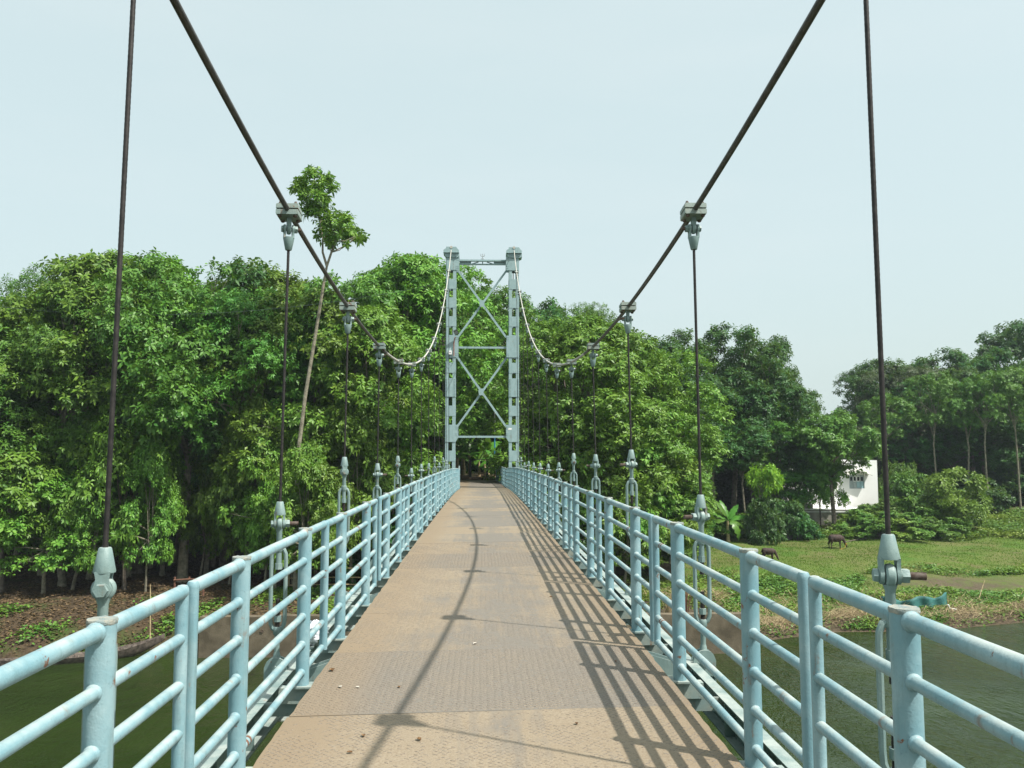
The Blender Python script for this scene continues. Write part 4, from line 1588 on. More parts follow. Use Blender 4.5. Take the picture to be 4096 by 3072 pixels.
ranked([('wood_b', 1235, 690, 52.5, 1.0), ('wood_d', 1290, 705, 52, 1.05), ('wood_b', 1360, 745, 55, 1.05), ('wood_b', 1400, 850, 53.5, .8), ('wood_a', 985, 585, 64, 1.1), ('wood_d', 1085, 650, 74, 1.1), ('wood_c', 1165, 705, 66, .9), ('wood_a', 1040, 690, 80, 1.1)],
       'large bright-leaved tree between tower and field', 'bright trees between the tower and the field', 1042, 'the tower')
ranked([('edge_a', 1215, 850, 50.5, .9), ('edge_b', 1262, 940, 49.5, .95), ('edge_a', 1320, 900, 50.5, 1.05), ('edge_a', 1400, 950, 52, 1.0), ('edge_b', 1440, 1010, 53, .8), ('edge_b', 1345, 1040, 48.5, .7)],
       'low leafy tree under the bright trees by the field', 'low trees under the bright trees by the field', 1042, 'the tower')

ranked([('far_a', 1170, 655, 72, 1.0), ('feather', 1235, 662, 74, 1.1), ('feather', 1290, 668, 72, .9), ('far_c', 1325, 690, 72, 1.0), ('far_a', 1375, 745, 74, .9)],
       'dark tree rising behind the bright trees by the field', 'dark trees behind the bright trees by the tower', 1042, 'the tower')

ranked([('far_b', 1425, 738, 76, .85), ('far_a', 1485, 745, 78, 1.0), ('far_c', 1515, 730, 82, 1.0), ('far_a', 1575, 703, 80, 1.1), ('far_c', 1625, 765, 78, 1.0), ('far_b', 1645, 770, 84, .85), ('far_a', 1682, 735, 82, .76), ('far_c', 1668, 845, 77, .72), ('far_a', 1540, 850, 75, .9), ('far_b', 1460, 880, 73, .9)],
       'tall dark-leaved tree in the grove by the banana plant', 'dark grove beside the white house', 1840, 'the white house')
for px, y, top in [(1508, 76, 900), (1608, 75, 930), (1485, 73, 940), (1630, 76, 900)]:
    tree_px('pole_tree', px, top, y, .8, 'thin pale-stemmed tree leaning among the dark grove by the white house', 'thin stems in the dark grove')
tree_px('sapling', 1646, 992, 68.5, .72, 'young tree with lime green top leaves in front of the dark grove', None, rot=0.3)
p = at(1648, 1100, 67.6)
tree('bush_dark', p.x, 67.8, 3.4, .6, 'dark-leaved shrub right below the lime green young tree', None, name='shrub', cat='shrub')
tree_px('house_tree', 1796, 888, 74, .95, 'dense tree with low foliage half hiding the white house', None, rot=2.0)
tree_px('edge_a', 1768, 960, 75.5, .62, 'narrow dense tree between the larger house tree and the grey terrace wall', None, rot=1.0)
tree_px('house_tree', 1712, 1000, 76, .8, 'small dense tree over the grey terrace wall of the house', None, rot=4.0)

ranked([('far_a', 1860, 808, 100, .85), ('far_b', 1900, 782, 102, 1.1), ('far_c', 1880, 870, 98, .8), ('far_a', 2035, 762, 100, 1.25), ('far_b', 2085, 800, 96, 1.1), ('far_a', 2120, 760, 104, 1.2), ('far_c', 2165, 712, 108, 1.2), ('far_a', 2215, 702, 106, 1.3), ('far_b', 2190, 800, 94, 1.1), ('far_c', 2130, 850, 92, 1.0), ('far_a', 2250, 780, 95, 1.2), ('far_c', 2060, 880, 94, .9)],
       'tall hazy dark tree of the far grove', 'far grove beyond the white house', 1840, 'the white house')
for px, top, y, wd in [(1950, 785, 98, 1.2), (1985, 778, 101, 1.2), (1915, 900, 95, .9), (1960, 860, 96, 1.0)]:
    tree_px('far_grey', px, top, y, wd, 'olive grey small-leaved tree in the far grove beyond the white house', 'olive grey trees in the far grove')
for px, top, y, lean in [(2016, 800, 88, 0), (2078, 815, 88, 0), (2122, 800, 86, 0), (2190, 790, 86, .1), (1912, 850, 88, 0)]:
    tree_px('pole_tree', px, top, y, .75, 'slim bare-stemmed tree at the front edge of the far grove', 'slim stems before the far grove')

# rows that close the wood behind
L_BACK = ('tree in the closed rows deep behind the wood on the far bank', 'rear rows of the wood')
rb = random.Random(21)
for row, (y, h) in enumerate([(62, 15.5), (68, 16.5), (75, 16.5), (84, 16.5)]):
    x = -62 + row * 2.5
    while x < 6:
        if not (-3.5 < x < 3.0 and y < 74):
            tree(rb.choice(['wood_a', 'wood_c', 'wood_d', 'far_c', 'far_a']), x + rb.uniform(-1, 1), y + rb.uniform(-2, 2), h * rb.uniform(.88, 1.04), rb.uniform(1.0, 1.25), *L_BACK)
        x += 6.2
for row, (y, h, xa, xb_) in enumerate([(88, 14.5, 8, 34), (96, 14, 12, 80), (112, 13, 10, 100), (126, 13, -60, 110), (150, 13, -90, 120)]):
    x = xa
    while x < xb_:
        px_ratio = x / y
        hh = h * rb.uniform(.85, 1.05)
        if 0.325 < px_ratio < 0.45:
            hh *= .52
        tree(rb.choice(['far_a', 'far_c', 'far_c']), x + rb.uniform(-1, 1), y + rb.uniform(-2, 2), hh, rb.uniform(1.1, 1.4), *L_BACK)
        x += 7.5
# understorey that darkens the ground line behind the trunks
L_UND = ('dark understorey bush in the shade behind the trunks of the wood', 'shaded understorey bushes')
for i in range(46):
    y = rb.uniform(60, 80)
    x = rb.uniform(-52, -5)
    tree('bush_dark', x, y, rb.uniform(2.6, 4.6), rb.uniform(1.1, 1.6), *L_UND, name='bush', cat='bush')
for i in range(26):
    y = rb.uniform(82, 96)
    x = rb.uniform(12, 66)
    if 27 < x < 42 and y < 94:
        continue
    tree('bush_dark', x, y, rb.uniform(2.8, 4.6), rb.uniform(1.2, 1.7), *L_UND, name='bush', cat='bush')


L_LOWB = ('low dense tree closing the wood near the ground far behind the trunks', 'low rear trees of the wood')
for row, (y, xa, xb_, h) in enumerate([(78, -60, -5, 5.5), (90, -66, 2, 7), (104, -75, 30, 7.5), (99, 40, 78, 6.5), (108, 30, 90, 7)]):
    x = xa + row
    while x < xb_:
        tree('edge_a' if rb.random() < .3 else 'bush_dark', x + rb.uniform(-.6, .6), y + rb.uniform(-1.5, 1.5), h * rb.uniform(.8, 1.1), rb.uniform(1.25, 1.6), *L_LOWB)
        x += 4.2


def slender_tree():
    Y = 44.6
    path = [at(640, 1190, Y), at(643, 985, Y), at(660, 850, Y), at(682, 720, Y), at(698, 620, Y), at(706, 575, Y)]
    g = gz(path[0].x, Y)
    path[0].z = g - 0.2
    o = empty('slender_tree', (path[0].x, Y, g))
    off = o.location.copy()
    fork1 = [path[-1], at(697, 545, Y), at(697, 510, Y)]
    fork2 = [path[-1], at(716, 545, Y), at(724, 520, Y), at(722, 495, Y)]
    b = MB()
    b.tube([p - off for p in path], [.13, .11, .10, .09, .075, .06], 9)
    b.tube([p - off for p in fork1], [.07, .06, .04], 7)
    b.tube([p - off for p in fork2], [.07, .06, .05, .035], 7)
    b.tube([at(722, 520, Y) - off, at(745, 521, Y) - off, at(765, 512, Y) - off, at(778, 508, Y) - off], [.04, .03, .025, .015], 6)
    b.tube([at(697, 512, Y) - off, at(690, 470, Y) - off, at(680, 420, Y) - off, at(680, 375, Y) - off], [.045, .04, .03, .02], 6)
    rng = np.random.default_rng(77)
    limbs = [at(697, 510, Y), at(722, 495, Y), at(690, 470, Y), at(680, 420, Y), at(716, 545, Y)]
    spots = [(655, 400, .9), (678, 378, 1.0), (702, 392, .9), (690, 405, 1.0), (660, 420, 1.0), (646, 408, .7), (712, 412, .8), (690, 432, .9), (668, 442, .9), (705, 435, .7), (672, 462, .8), (690, 458, .8), (700, 476, .9), (722, 472, 1.0), (742, 480, 1.0), (752, 495, .9), (715, 494, 1.0), (738, 505, .9), (700, 500, .8), (724, 515, .8), (712, 525, .6), (775, 508, .7), (768, 512, .4), (748, 528, .4)]
    C = []
    for px, py, r in spots:
        p = at(px, py, Y + rng.uniform(-1.0, 1.0)) - off
        C.append((p.x, p.y, p.z, r * .50))
        p = at(px + rng.uniform(-11, 11), py + rng.uniform(-8, 8), Y + rng.uniform(-1.4, 1.4)) - off
        C.append((p.x, p.y, p.z, r * .42))
    for (px, py, r) in spots:
        e = at(px, py, Y)
        st = min([q for q in limbs if q.z < e.z + .3] or limbs, key=lambda q: (q - e).length)
        md = st.lerp(e, .55) + Vector((0, 0, -.12))
        b.tube([st - off, md - off, e - off], [.035, .024, .010], 5)
    b.build('trunk', 'bark_pale', o)
    C = np.array(C)
    c0 = C[:, :3].mean(0)
    v, f = crown_leaves(rng, C, lambda q: q * 0 + c0, 9, 8, .30, .14, .45, .35)
    put('crown', np_mesh('crown', v, f, 'leaf_bright'), o)
    tag(o, 'very tall slender tree with a bare forked trunk topping the wood', 'tree')


slender_tree()

# bushes, vine banks
L_VINE = ('vine-covered bush on the bank below the white house', 'vine bushes below the house')
for px, py, y, h, w, key in [(1852, 1095, 74, 1.7, .9, 'bush_a'), (1880, 1080, 75, 2.0, .9, 'bush_a'), (1928, 1100, 75, 2.4, 1.0, 'bush_a'), (1960, 1100, 75, 2.8, 1.1, 'bush_b'), (1940, 1130, 71, 1.9, 1.1, 'bush_a'), (1890, 1140, 70.5, 1.6, 1.0, 'bush_a'), (1990, 1150, 71, 1.6, 1.0, 'bush_a'), (2030, 1150, 72, 1.7, 1.0, 'bush_b'), (1945, 1035, 83, 5.0, .8, 'bush_b'), (1962, 1050, 80, 4.2, 1.0, 'bush_b')]:
    p = at(px, py, y)
    tree(key, p.x, y, h, w, *L_VINE, name='bush', cat='bush')
p = at(2060, 1100, 74)
tree('bush_pale', p.x, 74, 5.6, 1.15, 'tall pale-leaved shrub beside the vine bank before the far grove', None, name='shrub', cat='shrub')
p = at(2045, 1150, 73)
tree('bush_pale', p.x, 73.5, 3.4, .9, 'shorter pale-leaved shrub leaning on the tall pale shrub', None, name='shrub', cat='shrub')
L_DKB = ('dark bush at the foot of the grey terrace wall of the house', 'dark bushes by the terrace wall')
for px, y, h, w in [(1695, 71, 3.2, .9), (1722, 70.5, 2.2, .7), (1675, 73, 3.0, 1.0)]:
    p = at(px, 1130, y)
    tree('bush_dark', p.x, y, h, w, *L_DKB, name='bush', cat='bush')
L_GRB = ('leafy shrub at the shaded foot of the dark grove by the banana plant', 'shrubs at the foot of the dark grove')
for px, y, h, w in [(1480, 66, 2.2, .9), (1520, 70, 2.2, .9), (1555, 71, 2.4, .9), (1460, 60, 2.6, .9), (1600, 73, 2.0, .8)]:
    p = at(px, 1130, y)
    tree('bush_b', p.x, y, h, w, *L_GRB, name='shrub', cat='shrub')
L_MND = ('bush on the embankment slope beside the approach span', 'bushes on the approach embankment')
for x, y, h in [(-5.2, 49, 3.5), (-6.0, 54, 4.0), (5.4, 50, 3.2), (6.0, 55, 3.6), (-4.6, 59, 2.6), (4.8, 60, 2.6), (-3.4, 67, 3), (3.4, 68, 3), (0, 71, 3.5)]:
    tree('bush_dark', x, y, h, 1.1, *L_MND, name='bush', cat='bush', sink=.2)


# ------------------------------------------------------------------ banana plants
def banana_leaf(L, W, bend, seed, tear=True):
    rng = random.Random(seed)
    n = 16
    vs, fs = [], []
    for i in range(n + 1):
        t = i / n
        s = t * L
        # arch of the midrib in the local XZ plane
        x = L * (math.sin(min(t * bend, math.pi)) / bend) if bend > 0 else s
        z = L * ((math.cos(t * bend) - 1) / bend) if bend > 0 else 0
        w = 0.0 if t < .12 else W * 0.5 * math.sin(math.pi * ((t - .12) / .88) ** 0.75) ** 0.6
        if tear and i % 3 == 2:
            w *= rng.uniform(.55, .9)
        w = max(w, .012)
        vs += [(x, -w, z - w * .18), (x, 0, z + 0.01), (x, w, z - w * .18)]
    for i in range(n):
        a = i * 3
        fs += [(a, a + 1, a + 4, a + 3), (a + 1, a + 2, a + 5, a + 4)]
    b = MB()
    b.add(vs, fs)
    b.tube([(vs[i * 3 + 1][0], 0, vs[i * 3 + 1][2] - .012) for i in range(0, n + 1, 2)], list(np.linspace(.03, .006, n // 2 + 1)), 5)
    return b.mesh('leaf', 'leaf_banana')


BAN_LEAVES = [banana_leaf(2.1, .72, 1.1, 1), banana_leaf(2.2, .72, 1.6, 2), banana_leaf(1.9, .62, .6, 3), banana_leaf(2.2, .70, 2.0, 4)]


def banana(loc, s, label, group, spec):
    o = empty('banana_plant', loc)
    o.scale = (s, s, s)
    b = MB()
    b.tube([(0, 0, -.2), (0.02, 0, .5), (-.02, .02, 1.2), (0, 0, 1.75)], [.17, .14, .11, .08], 10)
    b.build('stem', 'bamboo', o)
    for k, (az_, el, li) in enumerate(spec):
        lf = put('leaf', BAN_LEAVES[li], o, (0, 0, 1.65 + .03 * k))
        lf.rotation_euler = (0.55 * math.cos(math.radians(az_)), -math.radians(el), math.radians(az_))
    return tag(o, label, 'banana plant', group)


bp = on_ground(1573, 1172)
banana((bp.x, bp.y, gz(bp.x, bp.y)), 1.0, 'lone banana plant with arching torn leaves standing on the grass', None,
       [(-8, 38, 0), (20, 62, 2), (172, 50, 0), (200, 20, 1), (120, 75, 2), (-25, 5, 1), (-60, -10, 3), (60, 30, 1), (160, 70, 2)])
for i, (x, y, s) in enumerate([(-.2, 58.8, .6), (-1.7, 58.4, .7), (.9, 59.0, .65), (1.7, 58.6, .7), (-.9, 60.5, .9), (.4, 61.5, .95), (-2.6, 58.8, .8), (.2, 60.0, .7), (-1.4, 62.5, 1.1)]):
    banana((x, y, gz(x, y)), s, 'banana plant crowding the path behind the dark barrier frame', 'banana plants beyond the deck end',
           [(i * 40 + a, e, l) for a, e, l in ((0, 45, 0), (70, 60, 2), (140, 20, 1), (200, 55, 0), (260, 30, 1), (320, 70, 2))])


# ------------------------------------------------------------------ ground cover (nobody could count it)
def scatter_leaves(name, x, y, h0, h1, L, W, mat, flat=0.5, seed=0, label=None):
    rng = np.random.default_rng(seed)
    n = len(x)
    z = ground_z(x, y) + rng.uniform(h0, h1, n)
    a = rng.uniform(0, 2 * math.pi, n)
    d = np.stack([np.cos(a), np.sin(a), rng.normal(0, flat, n)], -1)
    up = nrm(np.stack([rng.normal(0, .45, n), rng.normal(0, .45, n), np.ones(n)], -1))
    v, f = leaf_arrays(np.stack([x, y, z], -1), d, up, L * rng.uniform(.6, 1.3, n), W * rng.uniform(.7, 1.25, n), .12, .05)
    o = put(name, np_mesh(name, v, f, mat))
    tag(o, label, None, None, 'stuff')
    return o


def field_noise(x, y, s, seed):
    return np.sin(x * s + seed) * np.cos(y * s * 1.3 - seed * 2) + 0.6 * np.sin(x * s * 2.3 - y * s * 1.7 + seed * 3)


rng = np.random.default_rng(40)
# weeds and creepers of the right bank
n = 120000
x = rng.uniform(11, 40, n)
y = rng.uniform(42, 60, n)
s = y - bank_edge(x)
m = (s > 2.2) & (s < 11.5 + 1.5 * np.sin(x * .5)) & (field_noise(x, y, .55, 1.0) + rng.normal(0, .35, n) > -0.45)
m &= ~((np.abs(x - 30) < 6) & (np.abs(y - 52.5) < 2.4))
scatter_leaves('creeping_weeds', x[m], y[m], .03, .30, .19, .13, 'leaf_vine', .35, 1, 'low creeping weeds covering the river bank')
n = 26000
x = rng.uniform(12.3, 34, n)
s = rng.uniform(.15, 3.2, n)
y = bank_edge(x) + s
m = field_noise(x, y, .9, 9.0) + rng.normal(0, .5, n) > .15
scatter_leaves('waterline_weeds', x[m], y[m], .0, .22, .17, .10, 'leaf_vine', .4, 8, 'patchy weeds along the waterline of the field')
# vine carpet on the slope below the house and towards the far right
n = 60000
x = rng.uniform(26, 66, n)
y = rng.uniform(66, 84, n)
m = (y > 71.5 - .12 * (x - 30) + 1.2 * np.sin(x * .6)) & (field_noise(x, y, .4, 3.0) + rng.normal(0, .5, n) > -.5)
m &= ~((x < 39) & (y > 77.3))
scatter_leaves('vine_carpet', x[m], y[m], .05, .55, .26, .19, 'leaf_vine', .4, 2, 'vines carpeting the slope before the grove')
# short grass of the field
n = 120000
x = rng.uniform(9, 58, n)
y = rng.uniform(44, 76, n)
s = y - bank_edge(x)
m = (s > 3.5) & (y < 73.5 - .06 * x) & (field_noise(x, y, .35, 7.0) + rng.normal(0, .6, n) > -.9)
m &= ~((np.abs(x - 30) < 5.2) & (np.abs(y - 52.5) < 2.0))
xx, yy = x[m], y[m]
k = len(xx)
a = rng.uniform(0, 6.28, k)
d = np.stack([np.cos(a) * .55, np.sin(a) * .55, np.ones(k)], -1)
upv = np.stack([np.cos(a + 1.3), np.sin(a + 1.3), np.full(k, .2)], -1)
v, f = leaf_arrays(np.stack([xx, yy, ground_z(xx, yy) - .01], -1), d, upv, rng.uniform(.06, .17, k), rng.uniform(.02, .04, k), 0, 0)
tag(put('field_grass', np_mesh('field_grass', v, f, 'grass_blade')), 'short grazed grass of the river field', None, None, 'stuff')
# leaf litter under the wood and on the bank
n = 60000
x = rng.uniform(-34, -4, n)
y = rng.uniform(37, 60, n)
s = y - bank_edge(x)
m = (s > .4) & (field_noise(x, y, .6, 5.0) + rng.normal(0, .6, n) > -.6) & ((x < -12.6) | (y > 39.2))
scatter_leaves('leaf_litter', x[m], y[m], .0, .05, .17, .09, 'litter_leaf', .18, 3, 'brown fallen leaves lying under the wood')
# green herbs by the water on the wood side and on the wall top
n = 60000
x = rng.uniform(-26, -3, n)
y = rng.uniform(37, 50, n)
s = y - bank_edge(x)
m = ((s > -.4) & (s < 5.0) & (field_noise(x, y, .7, 2.0) + rng.normal(0, .3, n) > .7) & (x < -13)) | ((x > -12.3) & (y > 39.4) & (y < 46) & (field_noise(x, y, .5, 4.0) + rng.normal(0, .4, n) > .0))
scatter_leaves('bank_herbs', x[m], y[m], .0, .25, .17, .12, 'leaf_vine', .35, 4, 'green herbs along the water edge below the wood')
n = 16000
x = rng.uniform(3, 13, n)
y = rng.uniform(39.2, 52, n)
m = field_noise(x, y, .6, 6.0) + rng.normal(0, .4, n) > -.3
scatter_leaves('bank_weeds', x[m], y[m], .0, .22, .16, .11, 'leaf_vine', .35, 5, 'weeds on the ground behind the retaining wall')
# straw and dry stalks at the water edge on the field side
def straw_heap(name, cx, cy, rx, ry, n, seed, label, hmax=.25, Lm=1.0):
    r = np.random.default_rng(seed)
    x = r.normal(cx, rx, n)
    y = r.normal(cy, ry, n)
    k = y - bank_edge(x) > .25
    x, y = x[k], y[k]
    n = len(x)
    a = r.uniform(0, 3.14, n)
    d = np.stack([np.cos(a), np.sin(a), r.normal(.05, .22, n)], -1)
    z = ground_z(x, y) + r.uniform(.0, hmax, n)
    v, f = leaf_arrays(np.stack([x, y, z], -1), d, np.tile([0, 0, 1.0], (n, 1)), Lm * r.uniform(.3, 1.1, n), r.uniform(.012, .03, n), .1, .02)
    tag(put(name, np_mesh(name, v, f, 'straw')), label, None, None, 'stuff')


straw_heap('dry_straw', 24.5, 46.0, 4.2, 1.3, 5200, 1, 'dry straw and stalks strewn on the muddy bank')
straw_heap('dead_reeds', 14.2, 42.6, 2.4, .8, 4200, 2, 'matted dead reeds beside the end of the retaining wall')
straw_heap('dry_straw', 22.0, 44.6, 6.5, .8, 3500, 6, 'thin dry stalks scattered along the field waterline', .12, .8)
straw_heap('dry_straw', 18.4, 44.4, 3.4, .6, 2600, 3, 'pale straw along the water edge')


# ------------------------------------------------------------------ reeds, poles, net, bird
def reed_clump(px, py, h, n, seed, label, group):
    p = on_ground(px, py)
    r = random.Random(seed)
    b = MB()
    for i in range(n):
        a = r.uniform(0, 6.28)
        q = r.uniform(0, .2)
        bx, by = q * math.cos(a), q * math.sin(a)
        hh = h * r.uniform(.6, 1.05)
        b.tube([(bx, by, -.1), (bx * 1.2, by * 1.2, hh * .5), (bx * 1.9 + r.uniform(-.1, .1), by * 1.9, hh)], [.02, .016, .005], 4)
    o = b.build('dead_reed_clump', 'brown_timber', None, True, (p.x, p.y, gz(p.x, p.y)))
    tag(o, label, 'reeds', group)


for i, (x, h, n) in enumerate([(9.3, 1.2, 40), (8.6, 1.0, 26), (6.9, .8, 22), (5.6, .9, 26), (4.8, .7, 20)]):
    d = at(1042 + x * 60, 1300, 39.5)
    p = Vector((x, 39.3, 0))
    r = random.Random(i)
    b = MB()
    for j in range(n):
        a = r.uniform(0, 6.28)
        q = r.uniform(0, .22)
        bx, by = q * math.cos(a), q * math.sin(a)
        hh = h * r.uniform(.55, 1.05)
        b.tube([(bx, by, -.1), (bx * 1.2, by * 1.2, hh * .5), (bx * 1.8 + r.uniform(-.1, .1), by * 1.8, hh)], [.022, .018, .005], 4)
    o = b.build('dead_reed_clump', 'straw' if i % 2 else 'brown_timber', None, True, (x, 39.2, gz(x, 39.3)))
    tag(o, 'upright clump of dead brown reeds on top of the retaining wall', 'reeds', 'dead reed clumps on the wall')


def stick(name, a, b, r, mat, label, cat, group=None):
    a, b = Vector(a), Vector(b)
    m = MB()
    mid = (a + b) / 2 + Vector((0, 0, .04))
    m.tube([(0, 0, 0), mid - a, b - a], [r, r * .9, r * .6], 7)
    o = m.build(name, mat, None, True, a)
    return tag(o, label, cat, group)


def gp(px, py, up=.05):
    p = on_ground(px, py)
    return Vector((p.x, p.y, gz(p.x, p.y) + up))


stick('bamboo_pole', gp(1615, 1333), gp(1800, 1327), .035, 'bamboo', 'long bamboo pole lying along the bank near the retaining wall', 'pole')
stick('bamboo_pole', gp(2050, 1330), gp(2128, 1327), .035, 'bamboo', 'short bamboo pole lying at the end of the green net', 'pole')
stick('fallen_branch', gp(1820, 1174), gp(1872, 1165), .05, 'bark_dark', 'bare fallen branch on the grass in front of the tethered cow', 'branch')
stick('bamboo_stake', gp(1846, 1300, 0) + Vector((7.2, 0, 0)), gp(1846, 1300, 0) + Vector((7.8, .3, 1.1)), .025, 'bamboo', 'leaning bamboo stake in the dry straw on the bank', 'stake')


def net():
    a, b = gp(1905, 1320, -.05), gp(2048, 1315, -.05)
    root = empty('fishing_net', a)
    tag(root, 'low teal green fishing net staked along the muddy bank', 'net')
    n, mrow = 36, 5
    vs, fs = [], []
    for i in range(n + 1):
        t = i / n
        base = (b - a) * t
        bow = Vector((0, -.55 * math.sin(math.pi * t), 0))
        h = .62 + .2 * abs(math.cos(math.pi * t * 2)) + .10 * t
        for j in range(mrow + 1):
            u = j / mrow
            q = base + bow + Vector((0, .10 * math.sin(u * 2 + i * .7), h * u))
            q.z += gz(*(a + q).xy) - a.z - .04 - (gz(*(a + q).xy) - a.z) * 0 if j == 0 else 0
            q.z = gz((a + base + bow).x, (a + base + bow).y) - a.z - .05 + h * u
            vs.append(q)
    for i in range(n):
        for j in range(mrow):
            p = i * (mrow + 1) + j
            fs.append((p, p + 1, p + mrow + 2, p + mrow + 1))
    # woven strips: every cell slightly inset so light passes between the cords
    mb = MB()
    mb.add(vs, fs)
    o = mb.build('mesh_cloth', 'net_green', root)
    sm = o.modifiers.new('thick', 'SOLIDIFY')
    sm.thickness = .012
    for t in (0, .33, .62, 1):
        i = int(round(t * n))
        q = vs[i * (mrow + 1)]
        s = MB()
        s.tube([q - Vector((0, 0, .15)), q + Vector((.03, .02, .75))], [.022, .016], 6)
        s.build('stake', 'bamboo', root)


net()


def fused_body(name, tubes, mat, parent, voxel):
    b = MB()
    for pts, n in tubes:
        b.tube([p[:3] for p in pts], [p[3] for p in pts], n)
    o = b.build(name, mat, parent)
    m = o.modifiers.new('fuse', 'REMESH')
    m.mode = 'VOXEL'
    m.voxel_size = voxel
    m.use_smooth_shade = True
    sm = o.modifiers.new('soft', 'SMOOTH')
    sm.factor = .5
    sm.iterations = 3
    return o


def cow(name, loc, rotz, scale, label, cat, mat, pose):
    """head toward local +X"""
    T = []
    if pose == 'lying':
        T.append(([(-.72, 0, .34, .10), (-.62, 0, .36, .26), (-.3, 0, .36, .36), (.1, 0, .37, .37), (.42, 0, .40, .32), (.62, 0, .44, .20), (.70, 0, .46, .10)], 14))
        T.append(([(.50, 0, .44, .22), (.74, .02, .56, .15), (.92, .05, .62, .12)], 10))
        T.append(([(.84, .04, .62, .08), (.98, .06, .62, .12), (1.14, .08, .54, .09), (1.28, .09, .46, .06)], 10))
        for q in (-1, 1):
            T.append(([(.42, q * .22, .24, .12), (.66, q * .32, .10, .07), (.36, q * .36, .06, .05)], 8))
            T.append(([(-.42, q * .24, .24, .16), (-.10, q * .38, .12, .09), (-.42, q * .42, .06, .05)], 8))
            T.append(([(.96, q * .07, .68, .05), (.90, q * .22, .76, .03), (.80, q * .26, .82, .012)], 6))
    else:
        T.append(([(-.52, 0, .86, .08), (-.48, 0, .86, .20), (-.34, 0, .84, .265), (-.05, 0, .80, .30), (.20, 0, .82, .285), (.36, 0, .87, .235), (.46, 0, .88, .15), (.50, 0, .88, .06)], 14))
        T.append(([(.34, 0, .90, .19), (.50, 0, .80, .15), (.62, 0, .60, .11), (.70, 0, .44, .09)], 10))
        T.append(([(.66, 0, .48, .06), (.70, 0, .42, .095), (.76, 0, .28, .08), (.80, 0, .15, .055), (.81, 0, .10, .04)], 10))
        T.append(([(-.50, 0, .92, .05), (-.57, 0, .80, .03), (-.58, .02, .55, .022), (-.58, .03, .36, .035)], 6))
        for q in (-1, 1):
            st = .05 * q
            T.append(([(.32, q * .13, .78, .14), (.31 + st, q * .14, .55, .075), (.31 + st, q * .14, .36, .05), (.32 + st, q * .14, .10, .036), (.33 + st, q * .14, .0, .046)], 8))
            T.append(([(-.36, q * .13, .80, .17), (-.34 - st, q * .15, .58, .11), (-.44 - st, q * .15, .36, .052), (-.41 - st, q * .15, .10, .036), (-.39 - st, q * .15, .0, .046)], 8))
            T.append(([(.66, q * .06, .50, .04), (.62, q * .19, .50, .03), (.60, q * .23, .49, .015)], 6))
            T.append(([(.65, q * .05, .53, .03), (.64, q * .10, .62, .018), (.68, q * .08, .68, .012)], 6))
    o = empty(name, loc, (0, 0, rotz))
    o.scale = (scale,) * 3
    fused_body('body', T, mat, o, .03)
    tag(o, label, cat)
    return o


c1 = on_ground(1660, 1212)
cow('cow', (c1.x, c1.y, gz(c1.x, c1.y)), math.radians(-12), .82, 'small dark brown cow grazing near the creeping weeds behind the railing', 'cow', 'cow_hide', 'graze')
c2 = on_ground(1806, 1186)
cc = cow('cow', (c2.x, c2.y, gz(c2.x, c2.y)), math.radians(-8), 1.0, 'dark brown cow with yellow halter grazing below the vine bushes', 'cow', 'cow_hide', 'graze')
hb = MB()
hb.lathe([(.098, -.018), (.105, 0), (.098, .018)], 14, 'Z', (0, 0, 0), False)
hal = hb.build('halter', 'yellow_rope', cc, True, (.74, 0, .40), (0, .5, 0))
hb = MB()
hb.tube([(.74, -.08, .38), (.64, -.10, .15), (.55, -.1, .03), (.2, -.3, .02)], .014, 5)
hb.build('tether', 'yellow_rope', cc)
c3 = on_ground(1690, 1169)
cow('buffalo', (c3.x, c3.y, gz(c3.x, c3.y) - .03), math.radians(160), 1.15, 'dark grey buffalo lying on the grass by the dark bushes', 'buffalo', 'buffalo_hide', 'lying')

d1 = gp(2058, 1325, 0)
dk = empty('duck', d1, (0, 0, 2.4))
fused_body('body', [([(-.22, 0, .24, .02), (-.14, 0, .20, .06), (0, 0, .17, .095), (.10, 0, .19, .08), (.15, 0, .24, .045)], 10), ([(.12, 0, .22, .05), (.17, 0, .32, .032), (.19, 0, .40, .045), (.23, 0, .41, .035), (.30, 0, .39, .015)], 8),
                    ([(0, .04, .12, .02), (0, .04, 0, .014)], 6), ([(0, -.04, .12, .02), (0, -.04, 0, .014)], 6)], 'white_feather', dk, .012)
tag(dk, 'white duck standing on the mud next to the green net', 'duck')


